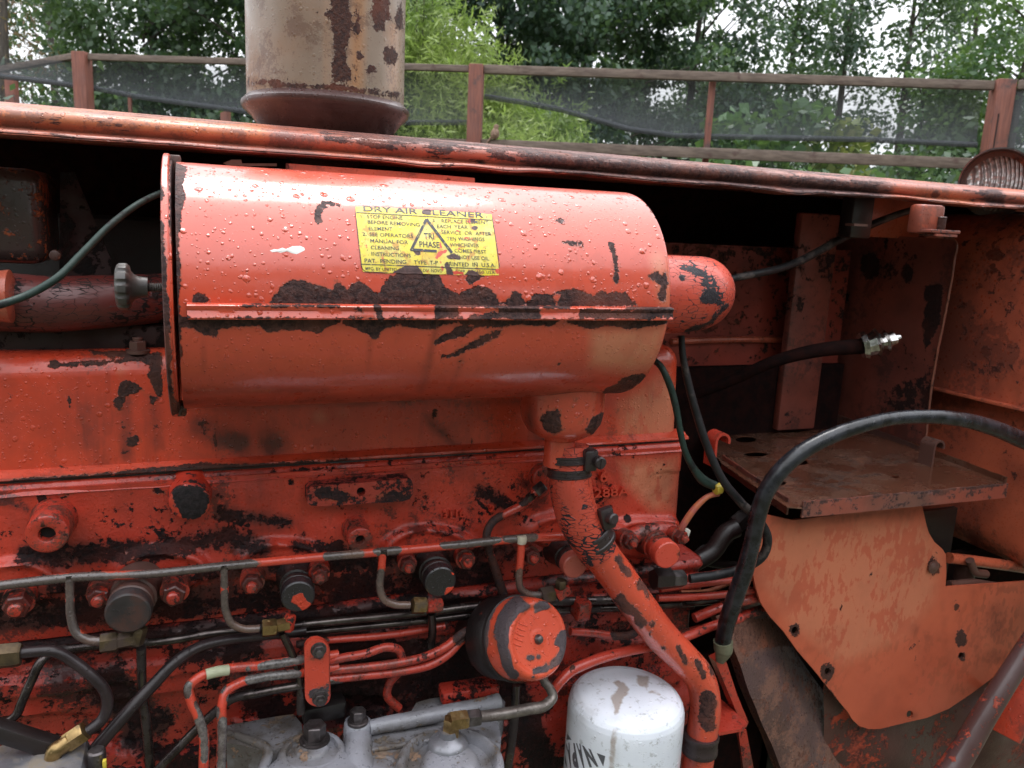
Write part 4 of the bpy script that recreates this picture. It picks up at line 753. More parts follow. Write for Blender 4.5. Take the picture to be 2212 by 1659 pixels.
m = MB(); m.tube(pts([(150, 1600, -.038), (135, 1612, -.040), (122, 1620, -.041), (114, 1640, -.041), (116, 1664, -.041), (118, 1690, -.041)]), [17*S(V(140, 1610, -.04))*k for k in (1, 1, 1.05, 1.0, .92, .9)], 22); m.build('brass_elbow', M['brass'], NP)
pipe('lower_pipe', [(-30, 1562, .03), (10, 1560, .03), (32, 1548, .03), (48, 1515, .032), (68, 1470, .036), (88, 1430, .042), (110, 1410, .05), (150, 1402, .055)], [9.5]*5+[10, 9, 8], M['steel'], label='bent bare steel pipe at the left edge')
# delivery pipes
rp3 = paint('red_delivery_paint', (.58, .058, .028), (.50, .045, .022), grime=.2, drop=.35, drop_scale=200, rough=.32, dark=(.17, .15, .14), dark2=(.05, .04, .04), amp=12, mshine=1.3, coat=.4, mott=.4, mthr=.55)
PW = [('c', [(655, 1424), (565, 1440)], 10), ('b', (535, 1446), 6, 10), ('c', [(405, 1480), (402, 1500)], 10), ('c', [(425, 1520), (440, 1552)], 7), ('c', [(440, 1560), (442, 1640)], 8), ('c', [(640, 1456), (540, 1468)], 12), ('c', [(480, 1480), (478, 1490)], 8), ('c', [(483, 1560), (480, 1659)], 12), ('c', [(640, 1484), (500, 1510)], 12), ('c', [(460, 1540), (340, 1659)], 16)]
DL = pipe('delivery_pipe', [(730, 1414, .035), (660, 1424, .03), (560, 1438, .022), (480, 1447, .016), (430, 1463, .010), (408, 1484, .006), (412, 1512, .002), (428, 1548, -.004), (440, 1590, -.010), (440, 1640, -.014), (438, 1720, -.018)], 10.5, rp3, wear=PW, label='outermost chipped red delivery pipe', pale=None)
MB().tube(pts([(445, 1457, .0085), (468, 1451, .0105), (494, 1447, .013)]), 11.6*S(V(468, 1451, .01)), 16).build('bare_primer_patch', simple('pale_green_primer', (.40, .42, .28), (.32, .33, .22), .45, drop=.3), DL)
pipe('delivery_pipe', [(730, 1440, .035), (640, 1454, .028), (560, 1464, .022), (515, 1476, .016), (488, 1494, .010), (480, 1520, .004), (480, 1570, -.004), (478, 1640, -.012), (476, 1720, -.016)], 10.5, rp3, wear=PW, label='inner red delivery pipe bending down')
pipe('delivery_pipe', [(740, 1466, .035), (640, 1482, .030), (560, 1496, .028), (500, 1510, .028), (462, 1540, .026), (420, 1580, .024), (370, 1632, .02), (300, 1710, .02)], 10, M['steel'], label='bare steel delivery pipe slanting down left')
for L_, lb in [([(700, 1430, .035), (745, 1420, .030), (790, 1412, .028), (835, 1398, .028), (858, 1402, .030), (868, 1424, .036), (862, 1450, .045), (842, 1475, .05), (836, 1500, .05), (862, 1530, .05)], 'red pipe hooking down right of the clamp'), ([(700, 1449, .035), (780, 1442, .030), (860, 1432, .028), (920, 1418, .028), (965, 1396, .030), (1000, 1368, .034), (1060, 1345, .045)], 'middle red delivery pipe leading to the canister'), ([(700, 1468, .035), (780, 1460, .032), (880, 1448, .030), (935, 1434, .030), (972, 1410, .032), (995, 1385, .036), (1050, 1355, .05)], 'lowest red delivery pipe leading to the canister')]:
    pipe('delivery_pipe', L_, 9.5, M['redpipe'], label=lb, wear=[('c', [(990, 1380), (1040, 1350)], 14), ('b', (870, 1445), 5, 3), ('b', (715, 1449), 6, 8)])
# clamp plate
m = MB(); yp = .008; Q = []
for a in np.linspace(math.pi, 2*math.pi, 12): Q.append((684+26*math.cos(a), 1404+24*math.sin(a)))
for a in np.linspace(0, math.pi, 12): Q.append((685+26*math.cos(a), 1502+24*math.sin(a)))
m.plate(pts(Q, yp), [], (0, .008, 0), .006)
PC = m.build('pipe_clamp_plate', M['redfit'] if 0 else paint('red_clamp_plate', (.56, .06, .032), (.5, .05, .026), grime=.15, drop=.5, drop_scale=160, dark=(.05, .04, .045), dark2=(.09, .07, .07)), TR, wear=[('p', [(664, 1498), (675, 1488), (700, 1486), (708, 1470), (712, 1500), (702, 1505), (668, 1508)]), ('b', (684, 1420), 9, 4)], label='red clamp plate holding three delivery pipes')
m2 = MB(); Q2 = [(x+3, y+1) for x, y in Q]; m2.plate(pts(Q2, yp+.016), [], (0, .008, 0), .01); m2.build('clamp_back_plate', M['redpipe'], PC)
for u, v in ((688, 1403), (691, 1508)):
    p = V(u, v, yp); m = MB(); m.lathe(p, NY, [(0, 17*S(p)), (.001, 17*S(p)), (.0015, 15*S(p))], 24); m.hexn(p+NY*.0015, NY, .006, 15*S(p)); m.lathe(p+NY*.007, NY, [(0, 8*S(p)), (.004, 8*S(p)), (.005, 5*S(p))], 16)
    m.build('clamp_bolt', M['nutsteel'], PC)
# red canister: axis from the block towards the camera, a little to the right
p0 = V(1164, 1381, -.045); pb = V(1065, 1375, .05); ax = _n(pb-p0); r = 85*S(p0)*1.03
m = MB(); m.lathe(p0, ax, [(.003, r*.05), (.0032, r*.2), (.002, r*.5), (.000, r*.78), (.001, r*.88), (.004, r*.95), (.009, r*.99), (.016, r*1.0), (.034, r*1.03), (.046, r*1.04), (.0465, r*.98)], 90)
ax_r = ortho(ax)
for i in range(6):   # finer disc for wear detail
    pass
G = np.zeros((30, 90, 3)); th = np.linspace(0, 2*math.pi, 90, endpoint=False)
def cprof(f): return np.interp(f, [0, .2, .5, .78, .86], [-.0004, -.0008, -.0014, -.0022, -.0010]) if False else 0
CWR = [('p', [(1095, 1300), (1110, 1290), (1118, 1282), (1135, 1300), (1148, 1310), (1138, 1318), (1122, 1324), (1112, 1340), (1102, 1352), (1098, 1370), (1100, 1385), (1097, 1395), (1104, 1415), (1108, 1440), (1122, 1456), (1115, 1472), (1100, 1466), (1086, 1440), (1078, 1410), (1072, 1380), (1070, 1350), (1078, 1325)]),
    ('p', [(1152, 1308), (1165, 1298), (1182, 1299), (1190, 1312), (1180, 1318), (1168, 1320), (1156, 1324)]), ('p', [(1210, 1362), (1222, 1360), (1232, 1378), (1230, 1405), (1222, 1428), (1205, 1438), (1190, 1445), (1188, 1432), (1200, 1418), (1210, 1400), (1196, 1392), (1200, 1378)]), ('p', [(1150, 1445), (1170, 1440), (1180, 1432), (1188, 1442), (1182, 1452), (1152, 1456)]), ('b', (1145, 1421), 9, 6), ('b', (1163, 1419), 5, 5), ('b', (1152, 1463), 4, 3), ('c', [(1075, 1290), (1050, 1340), (1045, 1400)], 8)]
m2 = MB(); 
a_, b__, c_ = ortho(ax); rr = np.concatenate([np.linspace(.02, .84, 24), [.88, .92, .95, .975, .99, 1.0]]); hh = np.concatenate([.0022-.003*np.linspace(0, 1, 24)**2, [.0002, .001, .0026, .0052, .009, .014]])
hh = [(.0022 if q < .22 else .0030 if q < .80 else .0) for q in rr]; hh = list(np.interp(rr, [0, .2, .24, .74, .80, .86, .90, .95, .98, 1.0], [.0015, .0015, .0024, .0024, .0004, .0, .0008, .004, .008, .014]))
G = np.array([p0+c_*h+np.outer(np.cos(th)*r*q, a_)+np.outer(np.sin(th)*r*q, b__) for q, h in zip(rr, hh)]); m2.grid(G, closev=True)
G = np.array([p0+c_*h+np.outer(np.cos(th)*r*q, a_)+np.outer(np.sin(th)*r*q, b__) for q, h in [(1, .014), (1.01, .02), (1.03, .035), (1.035, .045), (.97, .047)]]); m2.grid(G, closev=True)
CAN = m2.build('filter_canister', paint('red_canister_paint', (.66, .085, .038), (.60, .07, .032), grime=.08, drop=1.0, drop_scale=130, dark=(.075, .058, .064), dark2=(.095, .074, .080), amp=8, rough=.3, coat=.4), TR, wear=CWR, grime=[('c', [(1060, 1310), (1035, 1380), (1060, 1450)], 18)], label='red round canister with ring of grey chips on its face')
m = MB(); q = p0+ax*.044; m.lathe(q, ax, [(0, r*.98), (.001, r*1.07), (.006, r*1.08), (.007, r*1.0), (.010, r*1.02), (.014, r*1.06), (.05, r*1.05), (.06, r*.9), (.10, r*.8)], 72); m.build('canister_rim', M['oily'], CAN)
q = p0+ax*.0005; m = MB(); m.lathe(q, -ax, [(0, 11*S(p0)), (.002, 10*S(p0)), (.005, 7*S(p0)), (.006, 2*S(p0))], 20); m.build('drain_screw', M['nutsteel'], CAN, wear=None)
m = MB()
for k in range(5):
    a = V(1118+k*3.5-2, 1392-k*11, 0); cc = p0+a_*0; u0, v0 = 1108+k*3, 1391-k*11
    def onf(u, v): rr_ = ray(u, v); t = (p0-CAM+ax*.0022).dot(ax)/rr_.dot(ax); return CAM+rr_*t
    m.tube([onf(u0, v0-2), onf(u0+8, v0+2), onf(u0+18, v0+5)], .0011, 6)
m.build('stamped_marks', CAN.data.materials[0], CAN)
# pipes round the canister
pipe('lube_pipe', [(1470, 1386, .02), (1400, 1398, .01), (1330, 1412, .0), (1270, 1432, -.01), (1230, 1452, -.016), (1205, 1478, -.02), (1190, 1500, -.02)], [10, 10.5, 11, 11.5, 11.5, 11, 10], M['redpipe'], wear=[('b', (1238, 1441), 7, 9)], label='red pipe from the ejector down behind the white filter')
pipe('lube_pipe', [(1600, 1335, .05), (1540, 1352, .04), (1470, 1380, .03), (1430, 1392, .03)], 10, M['redpipe'])
pipe('return_hook', [(1388, 1335, .05), (1384, 1350, .05), (1370, 1368, .05), (1340, 1374, .05), (1290, 1368, .05), (1232, 1364, .05)], 8.5, M['redpipe'], wear=[('c', [(1388, 1330), (1370, 1370), (1330, 1374)], 12)])
m = MB(); PL = pipe('outlet_pipe', [(1020, 1550, -.045), (1080, 1543, -.045), (1140, 1532, -.04), (1180, 1522, -.035), (1194, 1505, -.03), (1188, 1488, -.025), (1176, 1472, -.02), (1172, 1455, -.015)], [12, 12.5, 12.5, 12, 11, 10, 9.5, 9.5], simple('worn_steel_pipe', (.24, .21, .19), (.13, .11, .10), .35, .6, 60, .4, drop=.6, ds=220, dirt=(.07, .05, .04), dthr=.56), label='short bare steel pipe bending up to the canister')
nut(1022, 1551, -.046, 30, -4, 18, 30, M['nutsteel'], PL)
EL = nut(990, 1556, -.046, 30, -4, 20, 40, M['brass'], PL, 'brass_elbow')
nut(975, 1572, -.046, -2, 30, 18, 46, M['brass'], PL, 'brass_elbow')
# bracket block behind
for (u, v), w_, h_, mt in (((1256, 1315), 36, 44, 'redfit'), ((1012, 1490), 130, 30, 'block'), ((700, 1530), 90, 40, 'oily')):
    p = V(u, v, .05); s = S(p); MB().box(p, WORLDAX, (w_*s, .03, h_*s), .006).build('bracket_block', M[mt], BLK, dent=.004, dscale=30)
# ------------------------------------------------ filter head casting (aluminium) seen from above
zf = VZ(820, 1600, V(820, 1600, -.02)[2])[2]
def top(u, v, dz=0): return VZ(u, v, zf+dz)
def c3(u, v, dz=0): return top(u, v, 0)+PZ*dz
s0 = S(top(820, 1600)); m = MB(); R2 = 116*s0; R1 = 128*s0
m.lathe(c3(973, 1628), PZ, [(-.09, R2), (-.026, R2), (-.013, R2*.985), (-.007, R2*.95), (-.005, R2*.90), (-.006, R2*.85), (-.012, R2*.81), (-.019, R2*.77), (-.020, R2*.66), (-.019, R2*.57), (-.010, R2*.50), (-.006, R2*.44), (-.004, R2*.30), (-.004, .001)], 110)
m.lathe(c3(676, 1662), PZ, [(-.09, R1), (-.050, R1), (-.034, R1*.975), (-.022, R1*.92), (-.014, R1*.83), (-.010, R1*.70), (-.009, R1*.5), (-.009, .001)], 110)
m.lathe(c3(674, 1606), PZ, [(-.06, .046), (-.016, .044), (-.010, .040), (-.008, .036), (-.009, .033), (-.0145, .031), (-.0150, .024), (-.008, .021), (-.005, .0195), (-.004, .016), (-.004, .001)], 80)
m.lathe(c3(773, 1562), PZ, [(-.09, .0215), (-.008, .0195), (.001, .0185), (.004, .0155), (.005, .012), (.005, .001)], 48)
m.tube([c3(773, 1566, -.014), c3(774, 1590, -.018), c3(775, 1640, -.032), c3(775, 1720, -.05)], [.017, .0185, .021, .024], 28)
m.tube([c3(798, 1563, -.006), c3(880, 1548, -.006), c3(960, 1533, -.005), c3(1040, 1517, -.004), c3(1078, 1508, -.004)], [.0105, .0108, .0108, .0105, .0112], 28)
m.plate([c3(*q) for q in [(795, 1562), (1072, 1514), (1084, 1570), (1070, 1700), (740, 1700), (772, 1600)]], [], (0, 0, -.07), .010)
V_ = m.v[-1]; V_[:, 2] -= .019
m.plate([c3(*q) for q in [(488, 1550), (560, 1536), (634, 1526), (652, 1546), (655, 1580), (600, 1600), (575, 1606), (520, 1592), (490, 1588)]], [], (0, 0, -.05), .010)
m.v[-1][:, 2] -= .012
m.tube([c3(486, 1566, -.010), c3(530, 1582, -.010), c3(576, 1604, -.012), (c3(566, 1640, -.018)), c3(560, 1700, -.03)], [.004, .006, .007, .007, .007], 14)
m.tube([c3(800, 1596, -.017), c3(870, 1586, -.016), c3(930, 1577, -.015), c3(960, 1573, -.016)], .0035, 10)
m.tube([c3(798, 1606, -.019), c3(846, 1612, -.019), c3(868, 1640, -.02), c3(900, 1668, -.02)], .0035, 10)
m.tube([c3(740, 1640, -.018), c3(820, 1652, -.02), c3(900, 1664, -.02), c3(960, 1690, -.02)], .005, 10)
m.plate([c3(*q) for q in [(888, 1522), (900, 1502), (930, 1494), (1010, 1480), (1072, 1478), (1092, 1500), (1080, 1530), (960, 1545)]], [], (0, 0, -.05), .010); m.v[-1][:, 2] -= .012
ALU = paint('filter_head_alu', (.30, .30, .335), (.21, .21, .23), grime=.5, gcol=(.07, .052, .034), chip=.36, chip_scale=26, dark=(.13, .10, .075), dark2=(.22, .18, .14), rough=.36, drop=1.0, drop_scale=100, coat=.4, cast=.4)
FHG = [('c', [(500, 1570), (620, 1550), (630, 1590)], 76), ('c', [(500, 1640), (560, 1600)], 57), ('c', [(612, 1600), (640, 1625), (680, 1636), (720, 1628), (745, 1600)], 17), ('c', [(820, 1582), (960, 1560), (1060, 1548)], 22), ('c', [(830, 1620), (880, 1640)], 49), ('c', [(900, 1590), (1000, 1575), (1060, 1580), (1075, 1620), (1050, 1650)], 22), ('c', [(880, 1520), (1080, 1490)], 30)]
m.build('filter_head', ALU, TR, grime=FHG, sharp=50, dent=.0014, dscale=26, label='wet cast aluminium filter head with two bolts')
FH = SC.objects['filter_head']
def hexbolt(u, v, px, hpx, mat, parent, dz=0):
    p = top(u, v, dz); s = S(p); m = MB(); m.lathe(p, PZ, [(0, px*1.35*s), (.003, px*1.35*s), (.004, px*1.2*s)], 30); m.lathe(p+PZ*.004, PZ, [(0, px*1.12*s), (.002, px*1.12*s), (.0022, px*s)], 30)
    m.hexn(p+PZ*.006, PZ, hpx*s, px*s, bev=.06, rot=.35); m.lathe(p+PZ*(.006+hpx*s-.001), PZ, [(0, px*.7*s), (.0014, px*.66*s)], 24); return m.build('hex_bolt', mat, parent)
hexbolt(680, 1600, 24, 30, M['nutsteel'], FH, -.005); hexbolt(773, 1560, 17, 20, M['nutsteel'], FH, .004)
p = top(968, 1606, -.004); s = S(p); MB().lathe(p, PZ, [(-.004, 44*s), (.002, 42*s), (.006, 36*s), (.010, 26*s), (.012, 20*s), (.02, 18*s)], 40).build('fitting_seat', M['alu'], FH)
# injection pump top at the far left corner
zp = V(60, 1640, -.03)[2]; m = MB(); p = VZ(40, 1660, zp); m.lathe(p-PZ*.05, PZ, [(0, .075), (.030, .072), (.045, .062), (.050, .05), (.052, .02)], 40)
m.box(VZ(120, 1655, zp)-PZ*.012, ortho((0, 0, 1))[::1], (.09, .06, .035), .01)
IP = m.build('injection_pump', M['alu'], TR, dent=.002, dscale=20, label='aluminium pump housing at the lower left corner')
p = VZ(210, 1640, zp); m = MB(); m.lathe(p-PZ*.01, PZ, [(0, 18*S(p)), (.02, 18*S(p)), (.022, 15*S(p))], 20); m.build('pump_screw', M['nutsteel'], IP)
MB().box(VZ(226, 1650, zp), WORLDAX, (.004, .006, .010), .001).build('yellow_tag', M['yellow'], IP)
p = V(40, 1590, -.02); MB().box(p, ortho((.9, -.1, -.5)), (.02, .02, .10), .004).build('pump_bracket', M['oily'], IP)
# ------------------------------------------------ white spin-on filter
YWF = -.01; pt = V(1350, 1470, YWF); zw = V(1350, 1490, YWF)[2]; rw = 133*S(V(1348, 1580, YWF-.06))
xw = V(1349, 1560, YWF)[0]
rows = []; profw = [(.0, .02), (.0, .2), (-.0006, .48), (-.0022, .70), (-.0055, .84), (-.0105, .92), (-.0165, .967), (-.024, .992), (-.032, 1.0), (-.10, 1.0), (-.19, 1.0), (-.195, .97)]
zz_, rr2 = [], []
for i in range(len(profw)-1):
    for k in range(6): t = k/6; zz_.append(profw[i][0]*(1-t)+profw[i+1][0]*t); rr2.append(profw[i][1]*(1-t)+profw[i+1][1]*t)
th = np.linspace(0, 2*math.pi, 120, endpoint=False)
G = np.array([np.stack([xw+rw*q*np.cos(th), YWF+rw*q*np.sin(th), np.full(120, zw+z)], 1) for z, q in zip(zz_, rr2)])
s = NB('white_filter_paint'); Rr, Gg, Bb = s.attr()[:3]
col = s.mix(s.step(s.noise(9, 4), .4, .7), (.82, .85, .92), (.74, .77, .85)); col = s.mix(s.math('MULTIPLY', s.step(s.noise(60, 7, .7), .56, .66), .5), col, (.28, .27, .26))
wv = s.math('ADD', s.math('MULTIPLY_ADD', Rr, 120, -60), s.math('MULTIPLY_ADD', s.noise(70, 5, .6), 14, -7)); col = s.mix(s.math('MULTIPLY', s.step(wv, -3, 3), .75), col, (.34, .25, .19)); col = s.mix(s.math('MULTIPLY', Gg, s.math('MULTIPLY', s.step(s.noise(40, 5), .3, .7), .45)), col, (.40, .37, .34))
M['white'] = s.finish(col, .22, 0, s.math('ADD', s.math('MULTIPLY', s.noise(20, 2), .1), s.math('ADD', s.math('MULTIPLY', s.drops(260, .5), .5), s.math('MULTIPLY', s.drops(120, .3), .6))), .0012, 1, .3)
s = NB('filter_print'); s.finish((.05, .05, .06), .3); M['print'] = s.m; M['print'].node_tree.nodes['Principled BSDF'].inputs['Base Color'].default_value = (.10, .10, .115, 1)
m = MB(); m.grid(G, closev=True); m.f.append(list(range(120))); m.m.append(0)
def onw(u, v, off=.0005):
    r_ = ray(u, v); o = CAM-np.array((xw, YWF, 0)); a = r_[0]**2+r_[1]**2; b_ = 2*(o[0]*r_[0]+o[1]*r_[1]); c = o[0]**2+o[1]**2-(rw+off)**2; d_ = max(b_*b_-4*a*c, 0); return CAM+r_*((-b_-math.sqrt(d_))/(2*a))
# upside-down print on the cylinder: letters laid out by angle
# upside-down print: baseline at the top, letters reading right to left
def tw(x, y): return (1182.7+x*.1562, 1459.2+y*.1562)
for ch, BL_, BR_, TR_, TL_ in (('N', (575, 1252), (697, 1245), (605, 1042), (485, 985)), ('A', (448, 1255), (545, 1257), (462, 968), (398, 962)), ('P', (355, 1255), (430, 1258), (380, 962), (325, 955)), ('A', (292, 1258), (345, 1256), (305, 950), (256, 985))):
    v_, f_ = textmesh(ch, .06); x0, x1 = v_[:, 0].min(), v_[:, 0].max(); o_pts = []
    for a_1, b_1 in v_[:, :2]:
        a_1 = 1-(a_1-x0)/(x1-x0); b_1 = b_1/.69                 # turned half round: baseline on top
        t_ = np.array(TL_)*(1-a_1)+np.array(TR_)*a_1; b2_ = np.array(BL_)*(1-a_1)+np.array(BR_)*a_1; q = t_*(1-b_1)+b2_*b_1; o_pts.append(onw(*tw(*q), .0006))
    m.add(o_pts, f_, 1)
for tri in (((275, 800), (262, 885), (332, 890)), ((682, 1072), (798, 1115), (770, 1258)), ((246, 1100), (240, 1200), (272, 1290))): m.add([onw(*tw(*q), .0006) for q in tri], [(0, 1, 2)], 1)
m.build('white_oil_filter', [M['white'], M['print']], TR, sharp=50, wear=[('p', [tw(*q) for q in [(920, 100), (980, 60), (1060, 110), (1130, 185), (1110, 260), (1040, 330), (980, 520), (930, 540), (905, 400), (880, 290), (950, 230), (985, 170)]]), ('p', [tw(*q) for q in [(1240, 0), (1400, 0), (1400, 110), (1370, 200), (1320, 110)]]), ('c', [tw(910, 740), tw(870, 1100), tw(850, 1400)], 1.4), ('c', [tw(970, 740), tw(930, 1000), tw(900, 1400)], 1.4), ('c', [tw(1410, 225), tw(1470, 225), tw(1550, 265)], 1.2), ('b', (1388, 1472), 12, 12), ('c', [(1240, 1445), (1275, 1440)], 2)],
    grime=[('c', [(1230, 1500), (1280, 1540)], 20), ('c', [(1330, 1510), (1325, 1700)], 16), ('b', (1240, 1550), 40, 30), ('b', (1280, 1470), 40, 14)], label='white spin-on oil filter with upside-down black lettering')
# ================================================================== RIGHT SIDE: battery tray, bulkhead, tank, plates
YT = .0
zt = V(1722, 1096, YT)[2]
def tz(u, v, dz=0): return VZ(u, v, zt+dz)
outer = [tz(1728, 1098), tz(2168, 1042), tz(1885, 935), tz(1700, 868), tz(1440, 860), tz(1560, 1002), tz(1700, 1095)]
def hole(cu, cv, ru, rv, n=18, rot=0): return [tz(cu+ru*math.cos(a), cv+rv*math.sin(a)) for a in np.linspace(0, 2*math.pi, n, endpoint=False)]
m = MB(); m.plate(outer, [hole(1611, 949, 23, 7), hole(1632, 981, 27, 5), hole(1727, 999, 20, 6), hole(1935, 1029, 9, 4), hole(1690, 1043, 9, 5)], (0, 0, -.0015), .012)
TRAY = m.build('battery_tray', M['tray'], TR, dent=.0015, dscale=7, sharp=50, label='empty rusty battery tray with round holes')
xr_, xl_ = tz(2168, 1042)[0], tz(1728, 1098)[0]; yb_ = .62
# lips: front, right, left, drawn as thin folded strips
fl = V(1728, 1095, YT)
def strip(a, b, hgt, mat, thick=.003, n=60, jag=.0012, name='tray_lip', parent=TRAY, up0=0.0, **k):
    a, b = np.array(a), np.array(b); d = _n(b-a); nrm = _n(np.cross(d, PZ)); rows = []
    for i in range(n+1):
        p = a+(b-a)*i/n; j = jag*mn.noise(Vector(p)*60); j2 = jag*1.2*mn.noise(Vector(p)*22)
        rows.append([p+nrm*(thick/2+j2)+PZ*(up0), p+nrm*(thick/2+j2)+PZ*(hgt+j), p-nrm*(thick/2-j2)+PZ*(hgt+j), p-nrm*(thick/2-j2)+PZ*up0, p+nrm*(thick/2+j2)+PZ*up0])
    m = MB(); m.grid(np.array(rows)); 
    m.f.append([m.n-(n+1)*5+q for q in range(4)]); m.m.append(0); m.f.append([m.n-5+q for q in range(4)][::-1]); m.m.append(0)
    return m.build(name, mat, parent, sharp=30, **k)
s = S(fl)
strip(V(1730, 1118, YT-.004), V(2172, 1075, YT-.004), 36*s*1.0, M['traylip'], wear=[('c', [(1735, 1090), (2165, 1048)], 5), ('p', [(1730, 1085), (1900, 1070), (1900, 1085), (1730, 1110)])])
strip(tz(2172, 1048, -.004), tz(1890, 938, -.004), 20*s, M['tray'])
strip(tz(1700, 1112, -.020), tz(1558, 1012, -.020), .027, M['traylip'])
p = V(1726, 1104, YT-.006)
# J hooks
def jhook(L_, w_, name, mat, label=None):
    P = pts(L_); m = MB(); rows = []
    for i, q in enumerate(P):
        rows.append([q, q+PX*w_, q+PX*w_+PY*0, q])
    n = len(P); T = np.gradient(np.array(P), axis=0); nrm = np.cross(T, PX); nrm /= np.linalg.norm(nrm, axis=1)[:, None]; th_ = .0025
    G = np.array([[P[i]+nrm[i]*th_, P[i]+PX*w_+nrm[i]*th_, P[i]+PX*w_-nrm[i]*th_, P[i]-nrm[i]*th_, P[i]+nrm[i]*th_] for i in range(n)])
    m.grid(G); m.f.append([m.n-n*5+q for q in range(4)]); m.m.append(0); m.f.append([m.n-5+q for q in range(4)][::-1]); m.m.append(0)
    return m.build(name, mat, TRAY, sharp=60, label=label, dent=.0006, dscale=60)
for (bx, tp, yy, mt, lb, w_) in (((1543, 1010), 935, .05, 'redpipe', 'orange hold-down hook at the left of the tray', .017), ((2012, 1018), 948, .12, 'rust', 'rusty hold-down hook at the right of the tray', .020)):
    q = V(bx[0], bx[1], yy); s = S(q); hgt = (bx[1]-tp)*s; P = [q+PZ*0, q+PZ*hgt*.75]
    for a in np.linspace(0, math.pi, 9): P.append(q+PZ*(hgt*.75+.011*math.sin(a))-PX*0+NY*(-.011+.011*math.cos(a))*-1*-1)
    P = [q, q+PZ*hgt*.4, q+PZ*hgt*.75]+[q+PZ*(hgt*.75+.012*math.sin(a))+PX*(-.012+.012*math.cos(a))*-1 for a in np.linspace(.3, math.pi*1.1, 9)]
    n = len(P); P = np.array(P); T = np.gradient(P, axis=0); nrm = np.cross(T, PY); nrm /= np.linalg.norm(nrm, axis=1)[:, None]; th_ = .002; W_ = PY*w_*1.6
    G = np.array([[P[i]+nrm[i]*th_, P[i]+W_+nrm[i]*th_, P[i]+W_-nrm[i]*th_, P[i]-nrm[i]*th_, P[i]+nrm[i]*th_] for i in range(n)])
    m = MB(); m.grid(G); m.f.append([m.n-n*5+k for k in range(4)]); m.m.append(0); m.f.append([m.n-5+k for k in range(4)][::-1]); m.m.append(0)
    m.build('hold_down_hook', M[mt], TRAY, sharp=60, label=lb)
# bulkhead: plane x = const
xb = tz(2000, 975)[0]
def bx(u, v): return VX(u, v, xb)
edge = [(2058, 515), (2066, 522), (2063, 560), (2050, 640), (2038, 700), (2022, 780), (2010, 860), (2003, 920), (1997, 978)]
yb2 = .60
back = [VX(1700, 860, xb), VX(1700, 440, xb)]
lo = bx(1997, 980); back = [np.array((xb, yb2, lo[2])), np.array((xb, yb2, bx(2058, 515)[2]))]
m = MB(); m.plate([bx(*q) for q in edge]+back, [], (.003, 0, 0), .012)
BH = m.build('bulkhead', M['sheet'], TR, dent=.0012, dscale=9, sharp=50, wear=[('b', (1880, 575), 22, 30), ('b', (1960, 590), 14, 20), ('p', [(1990, 620), (2040, 610), (2030, 700), (2000, 760), (1992, 700), (2000, 650)]), ('b', (1800, 640), 35, 24), ('b', (1815, 560), 14, 20)], label='dark rust-stained upright sheet behind the battery tray')
P = [bx(u-1, v)+np.array((-.002, -.002, 0)) for u, v in edge]
MB().tube(P, .0022, 8).build('folded_edge', paint('edge_bare_rust', (.26, .09, .055), (.15, .06, .042), chip=.42, chip_scale=60, dark=(.06, .03, .025)), BH, dent=.0012, dscale=60)
MB().tube([bx(2058, 514)+np.array((0, 0, 0)), bx(2040, 513)+np.array((-.015, -.0, .001)), bx(2040, 513)+np.array((-.05, 0, .001))], .0035, 8).build('folded_edge', M['traylip'], BH)
# little tack-welded tabs at the foot of the bulkhead
strip(bx(1995, 990)+np.array((-.003, 0, 0)), np.array((xb-.003, .5, zt)), .022, M['rust'], up0=-.01, name='foot_angle', parent=BH)
# wall beyond it at the left, with a horizontal rib
yw = .46
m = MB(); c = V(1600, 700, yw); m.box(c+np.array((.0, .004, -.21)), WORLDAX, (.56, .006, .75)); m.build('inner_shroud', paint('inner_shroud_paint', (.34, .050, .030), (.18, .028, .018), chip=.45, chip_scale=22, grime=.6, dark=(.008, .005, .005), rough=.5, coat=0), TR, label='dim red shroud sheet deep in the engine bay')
MB().tube(pts([(1450, 738, yw-.006), (1560, 734, yw-.006), (1700, 734, yw-.006)]), .007, 10).build('shroud_rib', M['tank'], SC.objects['inner_shroud'])
MB().box(V(1740, 700, .40), WORLDAX, (.10, .02, .46), .004).build('shroud_post', M['sheet'], TR)
# fuel tank
xt = xb+.085
def tx(u, v): return VX(u, v, xt)
ztt, ztb = tx(2090, 470)[2]+.012, tx(2060, 1195)[2]
SCR = []
for k in range(110):
    u, v, l = rng.uniform(2060, 2240), rng.uniform(480, 830), rng.uniform(6, 24); SCR.append(('c', [(u, v), (u+l, v-l*rng.uniform(.6, 1.0))], rng.uniform(.8, 2.2)))
b = bmesh.new(); bmesh.ops.create_cube(b, size=1)
zl = tx(2100, 855)[2]
yn = -.30
for v in b.verts: v.co = Vector((xt+.30+v.co[0]*.60, yn+.55+v.co[1]*1.1, (ztt+zl)/2+v.co[2]*(ztt-zl)))
bmesh.ops.bevel(b, geom=[e for e in b.edges if all(v.co[2] > ztt-.001 for v in e.verts)], offset=.075, segments=10, profile=.5, affect='EDGES')
densify(b, .009); TK_ = MB().bm(b).build('fuel_tank', M['tank'], TR, dent=.003, dscale=4, wear=[('b', (2150, 550), 18, 14), ('b', (2130, 760), 10, 14), ('c', [(2125, 800), (2120, 815)], 2)]+SCR, label='rust-streaked orange fuel tank at the right edge'); b.free()
b = bmesh.new(); bmesh.ops.create_cube(b, size=1)
for v in b.verts: v.co = Vector((xt+.33+v.co[0]*.60, yn+.55+v.co[1]*1.1, (zl-.006+ztb)/2+v.co[2]*(zl-.006-ztb)))
